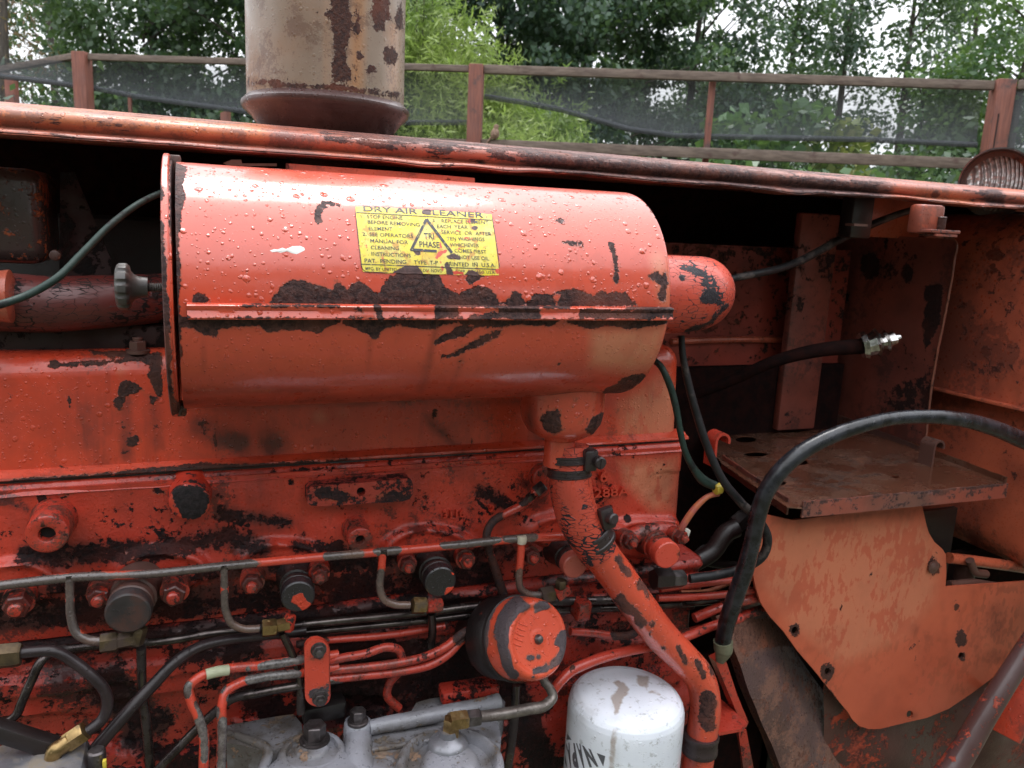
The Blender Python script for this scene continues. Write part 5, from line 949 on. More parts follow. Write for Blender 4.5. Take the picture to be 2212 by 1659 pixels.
bmesh.ops.bevel(b, geom=[e for e in b.edges if all(v.co[2] < ztb+.001 for v in e.verts)], offset=.07, segments=8, profile=.5, affect='EDGES')
densify(b, .02); MB().bm(b).build('tank_skirt', M['tank'], TK_, dent=.003, dscale=4); b.free()
MB().box((xt+.002, yn+.55, zl-.002), WORLDAX, (.03, 1.09, .006), .001).build('tank_ledge', M['tank'], TK_, dent=.0015, dscale=20)
# bracket under the hood with its bolt
p = V(2000, 474, .075); s = S(p); m = MB(); m.box(p, WORLDAX, (66*s, .03, 62*s), .006); BR = m.build('hood_bracket', M['tank'], TR, dent=.001, dscale=40, label='orange hood mounting block')
p = V(2027, 500, .055); m = MB(); m.box(p, WORLDAX, (84*s, .03, 7*s), .001); m.box(p+np.array((.0, .0, -.006)), WORLDAX, (60*s, .035, .004)); m.build('mounting_strap', M['traylip'], BR)
p = V(2030, 496, .060); m = MB()
for k in range(11): m.lathe(p+PZ*k*.0019, PZ, [(0, .0070), (.00095, .0084), (.0019, .0070)], 18)
m.build('threaded_bolt', M['rust'], BR)
MB().box(V(1850, 470, .16), WORLDAX, (.045, .03, .07), .003).build('dark_bracket', M['oily'], TR)
MB().box(V(1850, 486, .12), WORLDAX, (.03, .02, .004)).build('bracket_tab', M['rust'], TR)
# orange strip seen under the hood lip left of the bracket, and the plate behind the air cleaner top
m = MB(); m.box(V(1930, 462, .36), WORLDAX, (.16, .01, .10), .004); m.build('tank_front_strap', M['tank'], TR)
m = MB(); m.plate(pts([(617, 352), (1025, 384), (1028, 430), (617, 410)], .094), [], (0, .006, 0), .02); m.build('cleaner_bracket', M['tank'], TR, dent=.001, wear=[('c', [(780, 372), (860, 378)], 5), ('b', (955, 388), 14, 6), ('c', [(617, 352), (617, 390)], 8)], label='faded orange bracket strip between hood and cleaner')
m = MB(); m.plate(pts([(482, 352), (500, 345), (521, 345), (523, 353), (598, 353), (598, 359), (520, 358), (490, 357)], .14), [], (0, .003, 0), .02); m.build('gap_light_patch', simple('gap_daylight_pale', (.34, .37, .33), (.24, .25, .22), .5), TR)  # pale patch painted as daylight coming through a gap
# ---- left engine bay pieces
p = V(52, 468, .20); s = S(p); m = MB(); m.box(p+np.array((-.03, .06, 0)), WORLDAX, (180*s, .12, 205*s), .018, seg=4); m.build('rusty_box', paint('rusty_box_paint', (.045, .030, .028), (.09, .045, .035), chip=.45, chip_scale=34, grime=.3, rough=.3, dark=(.012, .012, .014), dark2=(.42, .12, .05), coat=.4, drop=.3), TR, dent=.0015, dscale=20, label='rusty black box under the hood at the left')
p = V(118, 552, .19); MB().lathe(p, PY, [(0, .004), (.001, 11*S(p)), (.006, 12*S(p)), (.01, 12*S(p))], 20).build('box_screw', M['rust'], SC.objects['rusty_box'])
pipe('upper_hose', [(-80, 650, .15), (0, 652, .14), (100, 657, .135), (220, 652, .14), (330, 645, .16), (460, 635, .20)], [64, 64, 61, 57, 53, 50], M['crackleold'], seg=40, label='dark crackled hose behind the green wire')
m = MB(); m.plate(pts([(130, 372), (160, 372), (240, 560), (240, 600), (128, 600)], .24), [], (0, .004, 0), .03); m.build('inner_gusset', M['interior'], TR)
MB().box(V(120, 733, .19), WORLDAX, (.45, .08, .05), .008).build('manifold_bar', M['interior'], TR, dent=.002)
MB().lathe(V(-12, 640, .10), PX, [(-.02, .02), (0, .028), (.016, .03), (.018, .024)], 24).build('hose_end', M['tank'], TR)
# ---- salmon cover plate (lower right) with holes
YP_ = .045
Q = [(1640, 1108), (1710, 1122), (1995, 1090), (2004, 1130), (2010, 1152), (2022, 1172), (2040, 1188), (2047, 1200), (2048, 1235), (2046, 1270), (2215, 1255), (2240, 1330), (2212, 1400), (2180, 1436), (2140, 1465), (2100, 1497), (2052, 1532), (2005, 1553), (1950, 1566), (1905, 1577), (1880, 1577), (1858, 1570), (1842, 1555), (1832, 1538), (1818, 1522), (1790, 1488), (1760, 1450), (1720, 1404), (1690, 1362), (1660, 1330), (1640, 1300), (1628, 1262), (1622, 1230), (1626, 1180)]
def hol(cu, cv, r1, r2, n=16): return pts([(cu+r1*math.cos(a), cv+r2*math.sin(a)) for a in np.linspace(0, 2*math.pi, n, endpoint=False)], YP_)
m = MB(); m.plate(pts(Q, YP_), [hol(1714, 1360, 7, 8.5), hol(1787, 1450, 7, 8.5), hol(1969, 1546, 7, 8.5), hol(2078, 1417, 5.5, 7)], (0, .005, 0), .012)
PWR = [('b', (1787, 1450), 15, 18), ('b', (1716, 1361), 12, 14), ('b', (2017, 1225), 14, 15), ('b', (2076, 1380), 12, 20), ('c', [(2064, 1300), (2070, 1320)], 5), ('b', (2078, 1417), 8, 9), ('c', [(1975, 1410), (1980, 1430)], 2.2), ('b', (1970, 1400), 4, 4), ('c', [(1815, 1318), (1825, 1290)], 1.6), ('c', [(2005, 1220), (2022, 1195)], 1.5), ('b', (1881, 1240), 4, 3), ('b', (1970, 1505), 4, 4), ('b', (1882, 1495), 3, 5), ('c', [(1640, 1330), (1700, 1400), (1790, 1490), (1840, 1560)], 2), ('c', [(1962, 1402), (1990, 1385)], 1.5)]
PGR = [('c', [(2035, 1300), (2045, 1400), (2052, 1500)], 7), ('c', [(2100, 1270), (2112, 1400), (2105, 1450)], 7), ('b', (2150, 1340), 26, 60), ('b', (1970, 1545), 20, 16), ('b', (2150, 1420), 40, 20), ('b', (1975, 1360), 12, 20), ('c', [(1680, 1120), (1990, 1105)], 16)]  # smudges, plus a darker band along the top edge
PPR = [('p', [(1630, 1130), (2000, 1110), (2045, 1200), (2030, 1300), (1960, 1390), (1820, 1450), (1700, 1360), (1630, 1250)])]
CP_ = m.build('clutch_cover_plate', M['plate'], TR, wear=PWR, grime=PGR, pale=PPR, warp=lambda v: v+np.outer(.004*np.sin((v[:, 0])*9), NY)*1, label='salmon orange cover plate with empty bolt holes')
p = V(2017, 1225, YP_-.001); m = MB(); m.lathe(p, NY, [(-.002, .012), (.001, .012), (.0015, .009), (.004, .006), (.005, .003)], 20); m.build('plate_bolt', M['rust'], CP_)
MB().box(V(1850, 1400, .14), WORLDAX, (.42, .01, .55)).build('bell_housing_back', M['oily'], TR)
# curved housing sheet left of the plate
aL = [(1545, 1330), (1585, 1400), (1600, 1440), (1620, 1500), (1645, 1560), (1668, 1610), (1695, 1680), (1720, 1760)]
aR = [(1650, 1290), (1700, 1375), (1745, 1440), (1790, 1500), (1830, 1560), (1860, 1620), (1885, 1680), (1905, 1760)]
ys0, ys1 = .07, .11
G = []
for i in range(80):
    t = i/79*(len(aL)-1); k = min(int(t), len(aL)-2); f = t-k
    l = np.array(aL[k])*(1-f)+np.array(aL[k+1])*f; r = np.array(aR[k])*(1-f)+np.array(aR[k+1])*f; row = []
    for j in range(40):
        q = j/39; p = l+(r-l)*q*1.15; y = .050+.012*q+.11*q**2.2; row.append(V(p[0], p[1], y))
    row = [row[0]+PY*.03]+row; G.append(row)
MB().grid(np.array(G)).build('flywheel_housing', M['fly'], TR, dent=.0012, dscale=16, wear=[('p', [(1570, 1330), (1700, 1340), (1760, 1400), (1700, 1395), (1655, 1400), (1600, 1412)])], grime=[('c', [(1760, 1420), (1850, 1560), (1900, 1659)], 20)], label='purple-brown rusty curved housing edge')  # worn patch at the top, darker down the right edge
# lower right rusty casting and the diagonal pipe
G = []
for i in range(70):
    row = []
    for j in range(50):
        u = 1780+(2300-1780)*i/69; v = 1380+(1760-1380)*j/49; y = .085+.03*mn.noise(Vector((u*.006, v*.008, 1)))-.02*math.exp(-((u-2150)/60)**2); row.append(V(u, v, y))
    G.append(row)
MB().grid(np.array(G)).build('clutch_housing', paint('rusty_housing_paint', (.10, .032, .025), (.055, .023, .021), chip=.46, chip_scale=13, grime=.4, rough=.4, dark=(.035, .020, .022), dark2=(.40, .08, .045), cast=.5), TR, dent=.003, dscale=9, label='brown rusty clutch housing at the lower right')
pipe('brace_rod', [(1990, 1740, -.03), (2060, 1655, -.03), (2130, 1540, -.03), (2190, 1445, -.03), (2290, 1290, -.03)], [27, 27, 24, 22, 20], paint('brace_rod_paint', (.10, .055, .055), (.075, .035, .032), chip=.475, chip_scale=20, dark=(.34, .06, .035), dark2=(.40, .09, .06), rough=.35, grime=.2), seg=24, label='thick rusty diagonal rod in the lower right corner')
MB().box(V(2200, 1520, .02), ortho((.5, .1, .8)), (.06, .01, .14), .002).build('orange_bracket', M['cover'], TR)
pipe('brace_bolt', [(2136, 1493, .0), (2136, 1493, .05)], 9, M['rust'])
# pieces between plate and tank (upper right)
for L_, px, mt in (([(2050, 1262, .06), (2100, 1258, .06), (2160, 1266, .06), (2240, 1258, .06)], 8, 'rust'), ([(2050, 1205, .09), (2130, 1215, .09), (2250, 1232, .09)], 12, 'tank'), ([(2095, 1210, .07), (2105, 1235, .07), (2130, 1240, .07)], 9, 'rust')):
    pipe('linkage_rod', L_, px, M[mt])
MB().box(V(2030, 1175, .30), WORLDAX, (.26, .01, .20)).build('linkage_shade_sheet', M['void'], TR)  # black sheet added where the gap should look dark
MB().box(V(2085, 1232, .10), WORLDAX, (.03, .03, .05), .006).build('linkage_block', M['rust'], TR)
MB().box(V(2150, 1240, .20), WORLDAX, (.35, .01, .14)).build('linkage_shade_sheet', M['void'], TR)  # second added black sheet standing in for shade
# gusset and bracket near the bottom of the ejector pipe
m = MB(); m.plate(pts([(1546, 1430, .03), (1566, 1420, .03), (1592, 1500, .03), (1617, 1560, .03), (1612, 1572, .03), (1600, 1560, .03)]), [], (0, .02, 0), .01); m.build('gusset_bracket', M['redpipe'], TR, label='orange gusset beside the ejector pipe')
G = [V(1540, 1520, .05), V(1608, 1562, .02), V(1612, 1575, .0), V(1528, 1592, -.01), V(1535, 1560, .03)]
zz5 = V(1545, 1585, -.01)[2]
b = bmesh.new(); vs = [b.verts.new(VZ(u, v, zz5)) for u, v in ((1528, 1588), (1604, 1574), (1614, 1562), (1560, 1512), (1536, 1500))]; b.faces.new(vs); ex = bmesh.ops.extrude_face_region(b, geom=b.faces[:])
for g in ex['geom']:
    if isinstance(g, bmesh.types.BMVert): g.co[2] -= .005
bmesh.ops.recalc_face_normals(b, faces=b.faces[:]); MB().bm(b).build('gusset_bracket', M['redpipe'], TR, sharp=30); b.free()
m = MB(); m.plate(pts([(1595, 1580, .02), (1612, 1576, .02), (1630, 1670, .02), (1640, 1760, .02), (1615, 1760, .02), (1606, 1660, .02)]), [], (0, .006, 0), .02); m.build('gusset_bracket', M['redfit'], TR)
MB().box(V(1560, 1660, .14), WORLDAX, (.20, .01, .5)).build('block_shade_sheet', M['void'], TR)  # near-black sheet in place of the shade beside the block
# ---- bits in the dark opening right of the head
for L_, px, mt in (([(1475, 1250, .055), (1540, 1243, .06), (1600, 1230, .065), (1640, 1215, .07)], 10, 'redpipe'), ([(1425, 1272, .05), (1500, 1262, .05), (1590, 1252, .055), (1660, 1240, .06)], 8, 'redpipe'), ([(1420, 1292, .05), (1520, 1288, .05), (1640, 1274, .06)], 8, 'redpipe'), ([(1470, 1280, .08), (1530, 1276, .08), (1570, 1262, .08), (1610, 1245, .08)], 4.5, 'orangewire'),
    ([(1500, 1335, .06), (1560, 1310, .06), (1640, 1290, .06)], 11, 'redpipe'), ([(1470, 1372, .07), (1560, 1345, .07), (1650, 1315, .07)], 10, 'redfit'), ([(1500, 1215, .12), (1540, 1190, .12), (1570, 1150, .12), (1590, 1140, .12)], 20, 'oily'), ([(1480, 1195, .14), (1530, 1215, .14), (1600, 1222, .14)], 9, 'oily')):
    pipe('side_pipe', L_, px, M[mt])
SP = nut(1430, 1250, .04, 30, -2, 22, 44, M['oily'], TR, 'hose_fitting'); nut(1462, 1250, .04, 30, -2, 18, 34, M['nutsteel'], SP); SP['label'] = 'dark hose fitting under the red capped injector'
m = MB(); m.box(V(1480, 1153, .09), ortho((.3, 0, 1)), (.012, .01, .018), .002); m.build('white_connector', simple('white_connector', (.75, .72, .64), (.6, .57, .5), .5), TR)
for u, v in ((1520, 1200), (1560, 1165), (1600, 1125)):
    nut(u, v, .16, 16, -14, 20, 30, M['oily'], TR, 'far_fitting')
MB().box(V(1580, 1150, .42), WORLDAX, (.5, .02, .75)).build('bay_shade_sheet', M['void'], TR)  # near-black sheet added to keep the opening dark
# ---- wires and hoses
pipe('green_wire', [(-60, 672, -.03), (0, 658, -.025), (60, 637, -.01), (120, 603, 0), (180, 545, .02), (240, 485, .04), (300, 440, .06), (345, 418, .08), (420, 400, .12)], [9, 9, 8.5, 8.5, 8, 7.5, 7, 7, 7], M['greenwire'], seg=14, label='green wire curving in front of the dark hose')
pipe('wiring_loom', [(1570, 604, .16), (1620, 594, .16), (1690, 578, .18), (1750, 553, .2), (1800, 525, .2), (1850, 500, .2), (1900, 478, .2), (1965, 455, .2), (2040, 440, .2)], [8, 8, 8.5, 9, 9, 9, 8, 7, 7], M['wire'], seg=14, label='grey cable rising to the hood from behind the elbow')
pipe('green_wire', [(1415, 780, .07), (1428, 792, .05), (1448, 835, .04), (1460, 880, .035), (1470, 935, .03), (1480, 975, .03), (1497, 1010, .03), (1520, 1038, .03), (1545, 1050, .03)], [7, 7, 8, 7.5, 7, 7, 8, 11, 10], M['greenwire'], seg=14, label='green wire hanging beside the valve cover end')
W2 = pipe('black_cable', [(1472, 725, .05), (1474, 760, .045), (1484, 815, .04), (1505, 895, .03), (1530, 970, .02), (1560, 1035, .01), (1600, 1085, .005), (1640, 1125, 0), (1658, 1165, 0), (1648, 1200, .005), (1615, 1224, .015), (1560, 1240, .025), (1490, 1250, .035)], [7, 7.5, 8.5, 9, 9, 9, 9.5, 10, 10, 10, 10, 10, 10], M['wire'], seg=16, label='thin black cable looping down past the tray')
p = V(1551, 1057, .025); MB().lathe(p-np.array((.006, 0, 0)), (1, 0, .15), [(0, .0075), (.001, .0085), (.010, .0085), (.011, .0075)], 20).build('yellow_tape', M['yellow'], W2)
pipe('orange_wire', [(1552, 1066, .03), (1530, 1072, .03), (1508, 1090, .032), (1488, 1115, .035), (1472, 1142, .04), (1465, 1165, .05)], [6, 6, 7, 7.5, 7.5, 7], M['orangewire'], seg=12, label='orange wire below the yellow tape')
pipe('battery_hose', [(2300, 985, -.06), (2212, 952, -.06), (2150, 926, -.06), (2080, 907, -.06), (2000, 900, -.055), (1930, 904, -.05), (1860, 920, -.05), (1790, 945, -.045), (1730, 978, -.04), (1685, 1018, -.035), (1655, 1062, -.03), (1638, 1110, -.025), (1625, 1170, -.02), (1608, 1235, -.01), (1585, 1300, 0), (1570, 1345, .01), (1560, 1392, .02)], [19, 18.5, 17.5, 16, 15, 15, 16, 17, 18, 18.5, 18.5, 18.5, 18, 19, 19, 18, 17], M['rubber'], seg=28, smooth=9, label='thick wet black hose arching over the battery tray')
pipe('hose_ferrule', [(1562, 1385, .018), (1562, 1405, .018), (1555, 1430, .018)], [21, 20, 9], simple('olive_ferrule', (.16, .16, .10), (.10, .10, .065), .5), seg=20)
BC = pipe('battery_cable', [(1480, 860, .36), (1580, 822, .30), (1680, 778, .24), (1760, 758, .21), (1870, 747, .18)], [11, 12, 13, 15, 17], M['void'], seg=20, label='black battery cable with a bright metal end')
p = V(1860, 748, .178); q = V(1938, 730, .15); ax = _n(q-p); L_ = float(np.linalg.norm(q-p))*1.1; s = S(p)*1.3; m = MB()
m.lathe(p, ax, [(0, 14*s), (0, 21*s), (L_*.12, 24*s), (L_*.16, 18*s), (L_*.34, 20*s), (L_*.40, 24*s), (L_*.46, 19*s), (L_*.5, 13*s), (L_*.58, 14*s), (L_*.64, 19*s), (L_*.70, 13*s), (L_*.84, 12*s), (L_*.86, 5*s), (L_, 4*s)], 12, star=None); m.build('cable_terminal', M['chrome'], BC, dent=.0035, dscale=70, sharp=25)
# ---- work lamp behind the hood at the right
p = D(2152, 398, 1.62); fa = _n((CAM-p)*np.array((1, 1, .4))); s = S(p); r = 66*s
LP = thing('work_lamp', tuple(p+np.array((0, .03, -.10))), 'round work lamp with clear ribbed lens behind the right end of the hood', 'lamp')
m = MB(); m.lathe(p+fa*.012, -fa, [(0, r*1.0), (.0, r*1.06), (.012, r*1.07), (.02, r*1.0), (.05, r*.85), (.08, r*.55), (.09, r*.2)], 60); m.build('lamp_bowl', M['rust'], LP)
G = []; a, b_, c = ortho(fa)
for q in np.linspace(0, 1, 14): G.append([p+fa*(.010+.012*(1-q*q))+(a*math.cos(t)+b_*math.sin(t))*r*.95*q for t in np.linspace(0, 2*math.pi, 48, endpoint=False)])
s_ = NB('ribbed_glass'); w1 = s_.node('ShaderNodeTexWave', bands_direction='X'); s_.put(w1.inputs['Vector'], s_.pos); w1.inputs['Scale'].default_value = 55; w1.inputs['Distortion'].default_value = 1.2
lm = s_.finish(s_.mix(w1.outputs['Fac'], (.52, .46, .44), (.25, .21, .20)), .12, .35, s_.math('ADD', w1.outputs['Fac'], s_.vor(90)), .004, 1, .8)
m = MB(); m.grid(np.array(G), closev=True); m.build('lamp_lens', lm, LP)
# visor ring
G = []
for t in np.linspace(-.15, math.pi+.15, 40):
    dv = a*math.cos(t)+b_*math.sin(t); dv = dv if True else dv; G.append([p+fa*.004+dv*r*1.07, p+fa*(.02+.035*max(0, math.sin(t)))+dv*r*1.10, p+fa*(.02+.035*max(0, math.sin(t)))+dv*r*1.05, p+fa*.004+dv*r*1.02])
b2 = b_; m = MB(); m.grid(np.array(G)); m.build('lamp_visor', M['nutsteel'], LP)
m = MB(); m.tube([p+NY*0-PZ*r, p-PZ*(r+.03), p-PZ*(r+.30)], .012, 10); m.build('lamp_stem', M['rust'], LP)

# ================================================================== BACKGROUND
GZ = 0.0
b = MB(); n = 60; G = np.zeros((n, n, 3))
for i in range(n):
    for j in range(n): x, y = -120+240*i/(n-1), -60+240*j/(n-1); G[i, j] = (x, y, .04*mn.noise(Vector((x*.3, y*.3, 0))))
s = NB('wet_grassy_ground'); gm = s.finish(s.mix(s.step(s.noise(2.5, 6), .4, .6), (.045, .065, .022), (.085, .065, .045)), .7, 0, s.noise(20, 5), .03, 1)
b.grid(G).build('ground', gm)['kind'] = 'structure'
wood = simple('weathered_grey_rail', (.19, .14, .11), (.10, .070, .055), .75, 0, 18, .6, stretch=(.2, 1, 3), dirt=(.09, .05, .04), dthr=.6, bd=.004)
redwood = simple('red_stained_post', (.22, .075, .048), (.13, .045, .032), .7, 0, 20, .6, stretch=(3, 3, .25), dirt=(.07, .035, .03), dthr=.6, bd=.004)
s = NB('green_black_netting'); nz = s.noise(1.2, 5, .6); tr = s.node('ShaderNodeBsdfTransparent'); df = s.node('ShaderNodeBsdfDiffuse')
s.put(df.inputs['Color'], (.095, .10, .108)); w1 = s.node('ShaderNodeTexWave', bands_direction='Z'); s.put(w1.inputs['Vector'], s.pos); w1.inputs['Scale'].default_value = 14; w1.inputs['Distortion'].default_value = 3
R_, G_, B_ = s.attr()[:3]
fac = s.math('ADD', s.math('MULTIPLY_ADD', s.step(nz, .3, .7), .16, .36), s.math('ADD', s.math('MULTIPLY', G_, .17), s.math('MULTIPLY', w1.outputs['Fac'], .06)), clamp=True)
mxs = s.node('ShaderNodeMixShader'); s.put(mxs.inputs[0], fac); s.t.links.new(tr.outputs[0], mxs.inputs[1]); s.t.links.new(df.outputs[0], mxs.inputs[2]); o_ = s.node('ShaderNodeOutputMaterial'); s.t.links.new(mxs.outputs[0], o_.inputs[0]); net = s.m
dA, dB = 6.0, 5.5
A = D(178, 118, dA); B = D(2160, 184, dB); zrail = (A[2]+B[2])/2; A[2] = B[2] = zrail
FX = _n(B-A); FN = np.array((-FX[1], FX[0], 0))
def onfence(u, v):   # point of the fence plane on this line of sight
    r_ = ray(u, v); t = (A-CAM).dot(FN)/r_.dot(FN); return CAM+r_*t
FE = thing('netting_fence', (float(A[0]), float(A[1]), 0), 'tall red-post fence with grey rails and dark sagging netting behind the tractor', 'fence')
def post(p, w_, ztop, parent, name='fence_post', mat=redwood): p = np.array(p); return MB().box((p[0], p[1], (ztop+GZ-.05)/2), (FX, FN, PZ), (w_, w_, ztop-GZ+.05), .006).build(name, mat, parent)
def beam(p, q, w_, h_, parent, mat=wood, name='fence_rail'):
    p, q = np.array(p), np.array(q); d_ = _n(q-p); sd_ = _n(np.cross(PZ, d_)); return MB().box((p+q)/2, (d_, sd_, np.cross(d_, sd_)), (np.linalg.norm(q-p), w_, h_), .004).build(name, mat, parent, dent=.004, dscale=3)
P1 = onfence(178, 150); P3 = onfence(1028, 200); P5 = onfence(2160, 230)
post(P1, .105, zrail+.02, FE); post(P3, .105, zrail+.02, FE)
pp = post(P5, .125, zrail+.03, FE); MB().box((P5[0]-FX[0]*.03-FN[0]*.064, P5[1]-FX[1]*.03-FN[1]*.064, 1.3), (FX, FN, PZ), (.007, .006, 2.4)).build('groove_shade_strip', M['hole'], pp)  # thin black strip painted on as the shade of a groove
pt4 = onfence(1537, 230); post(pt4-FN*-.06, .045, zrail-.03, FE, 'thin_post')
beam(P1+PZ*(zrail-P1[2]-.01)+FX*.06, P3+PZ*(zrail-P3[2]-.01)-FX*.056, .05, .045, FE); beam(P3+PZ*(zrail-P3[2]-.01)+FX*.056, P5+PZ*(zrail-P5[2]-.01)-FX*.066, .05, .06, FE)
zmid = onfence(1700, 338)[2]
beam(P3+PZ*(zmid-P3[2])+FX*.056, P5+PZ*(zmid-P5[2])-FX*.066, .045, .075, FE); beam(P1+PZ*(zmid-P1[2]-.02)+FX*.06, P3+PZ*(zmid-P3[2])-FX*.056, .045, .065, FE)
# upper netting with a sagging rolled hem
def netting(uv_hem, y_off, u0, u1, name, label=None, n=70):
    U = np.linspace(u0, u1, n); hv = np.interp(U, [q[0] for q in uv_hem], [q[1] for q in uv_hem]); G = []; H_ = []
    for k, u in enumerate(U):
        tp = onfence(u, 150); tp[2] = zrail-.03; bt = onfence(u, hv[k]); bt = np.array((tp[0], tp[1], bt[2])); col = []
        for q in np.linspace(0, 1, 8): p = tp*(1-q)+bt*q+FN*(y_off+.03*math.sin(q*3.14)*(.5+mn.noise(Vector((u*.004, q, 1))))); col.append(p)
        G.append(col); H_.append(col[-1])
    m = MB(); m.grid(np.array(G)); o = m.build(name, net, FE, label=label, grime=[('c', [(a_, b_2-8) for a_, b_2 in uv_hem], 26)]); 
    m = MB(); m.tube(H_, .022, 8, smooth=0); hm = MB(); hm.tube(H_, .020, 8, smooth=0); hh_ = hm.build('rolled_hem', net, o, grime=[('c', uv_hem, 30)]); return o
hem1 = [(-80, 150), (0, 163), (80, 172), (190, 187), (280, 205), (400, 222), (560, 243), (700, 262)]
hem2 = [(700, 262), (800, 190), (860, 195), (1010, 200), (1047, 205), (1130, 218), (1220, 235), (1370, 277), (1475, 291), (1700, 296), (1900, 300), (2150, 312)]
netting(hem1, .07, -60, 1010, 'upper_netting', 'dark netting over the left bay')
netting(hem2, .07, 1046, 2145, 'upper_netting', 'dark sagging netting over the right bays')
def bandnet(u0, u1, zt_, zb_, off, name='lower_netting'):
    G = [[np.array((*(onfence(u, 200)+FN*off)[:2], z)) for z in np.linspace(zt_, zb_, 6)] for u in np.linspace(u0, u1, 30)]; MB().grid(np.array(G)).build(name, s2net, FE)
s = NB('fine_lower_netting'); tr = s.node('ShaderNodeBsdfTransparent'); df = s.node('ShaderNodeBsdfDiffuse'); s.put(df.inputs['Color'], (.09, .10, .10)); mxs = s.node('ShaderNodeMixShader'); s.put(mxs.inputs[0], s.math('MULTIPLY_ADD', s.noise(2, 4), .15, .10)); s.t.links.new(tr.outputs[0], mxs.inputs[1]); s.t.links.new(df.outputs[0], mxs.inputs[2]); o_ = s.node('ShaderNodeOutputMaterial'); s.t.links.new(mxs.outputs[0], o_.inputs[0]); s2net = s.m
bandnet(-60, 2145, zmid+.25, .1, .10)
# fence returns: at the left corner towards the camera side, at the right corner away
L0 = P1+PZ*(zrail-P1[2]-.01); L1 = D(-120, 128, 7.4); L1[2] = zrail-.01; beam(L0-FX*.06, L1, .05, .045, FE)
R0 = P5+PZ*(zrail-P5[2]-.01); R1 = R0+np.array((.9, -1.3, 0)); beam(R0+_n(R1-R0)*.09, R1, .05, .06, FE)
G = [[np.array((*(P5*(1-a)+(P5+np.array((.9, -1.3, 0)))*a)[:2], z)) for z in np.linspace(zrail-.04, .2, 8)] for a in np.linspace(.05, 1, 12)]
MB().grid(np.array(G)).build('side_netting', net, FE, grime=[('b', (2200, 300), 80, 200)], label='dark netting turning the right corner')
# far side of the enclosure
FF = thing('far_fence', tuple(D(280, 220, 9)[:2])+(0,), 'second run of low red fence posts seen through the netting at the left', 'fence')
for u, v, t, w_ in ((24, 170, 8.0, .09), (280, 205, 11.5, .045), (487, 238, 9.0, .09), (567, 230, 8.0, .07)):
    p = D(u, v, t); post(p, w_, p[2], FF)
beam(D(-120, 152, 8.2), D(24, 165, 8.0), .05, .05, FF); beam(D(24, 165, 8.0), D(190, 190, 8.4), .05, .05, FF)
# small bird ornament sitting on the middle rail
p = onfence(1068, 300)-FN*.03; p = np.array((p[0], p[1], zmid+.038)); m = MB(); m.lathe(p, (.15, 0, 1), [(0, .012), (.015, .028), (.035, .034), (.06, .028), (.075, .018), (.085, .020), (.1, .018), (.108, .006)], 16)
m.lathe(p+np.array((.012, 0, .094)), (1, -.3, .1), [(0, .006), (.03, .001)], 8); m.tube([p+np.array((-.01, .01, .02)), p+np.array((-.05, .02, -.03))], [.012, .004], 8)
tag(m.build('small_bird', simple('brown_bird', (.12, .06, .035), (.3, .2, .14), .7)), 'small brown bird perched on the middle fence rail', 'bird')
# ------------------------------------------------ foliage
def leafmat(name, c1, c2, c3=None, tl_=.35):
    s = NB(name); g = s.node('ShaderNodeNewGeometry').outputs['Random Per Island']; col = s.mix(g, c1, c2); col = s.mix(s.step(s.noise(.9, 3), .42, .62), col, c3 or [c*.7 for c in c1])
    d_ = s.node('ShaderNodeBsdfPrincipled'); s.put(d_.inputs['Base Color'], col); d_.inputs['Roughness'].default_value = .38
    t_ = s.node('ShaderNodeBsdfTranslucent'); s.put(t_.inputs['Color'], s.mix(.5, col, (.16, .26, .04))); mm = s.node('ShaderNodeMixShader'); mm.inputs[0].default_value = tl_
    s.t.links.new(d_.outputs[0], mm.inputs[1]); s.t.links.new(t_.outputs[0], mm.inputs[2]); o = s.node('ShaderNodeOutputMaterial'); s.t.links.new(mm.outputs[0], o.inputs[0]); return s.m
def leaves(C, size, asp=.6, droop=.3, slim=False):
    n = len(C); a = rng.normal(size=(n, 3)); a[:, 2] -= droop; a /= np.linalg.norm(a, axis=1)[:, None]; h = rng.normal(size=(n, 3)); b = np.cross(a, h); b /= np.linalg.norm(b, axis=1)[:, None]+1e-9; c = np.cross(a, b)
    L_ = size*rng.uniform(.6, 1.35, n)[:, None]; w_ = L_*asp
    P = np.stack([C-a*L_*.5, C-a*L_*.05+b*w_*.5+c*w_*.12, C+a*L_*.5, C-a*L_*.05-b*w_*.5+c*w_*.12], 1)
    return P.reshape(-1, 3)
def leafobj(name, P, mat, parent):
    n = len(P)//4; c = P.mean(0); me = bpy.data.meshes.new(name); me.vertices.add(len(P)); me.vertices.foreach_set('co', (P-c).ravel().astype(np.float32))
    me.loops.add(n*4); me.loops.foreach_set('vertex_index', np.arange(n*4, dtype=np.int32)); me.polygons.add(n); me.polygons.foreach_set('loop_start', np.arange(0, n*4, 4, dtype=np.int32)); me.polygons.foreach_set('loop_total', np.full(n, 4, np.int32))
    me.materials.append(mat); me.update(); me.validate(); o = bpy.data.objects.new(name, me); return link(o, parent, c)
bark = simple('tree_bark', (.085, .07, .055), (.045, .036, .03), .85, 0, 12, .8, stretch=(2, 2, .4), bd=.02)
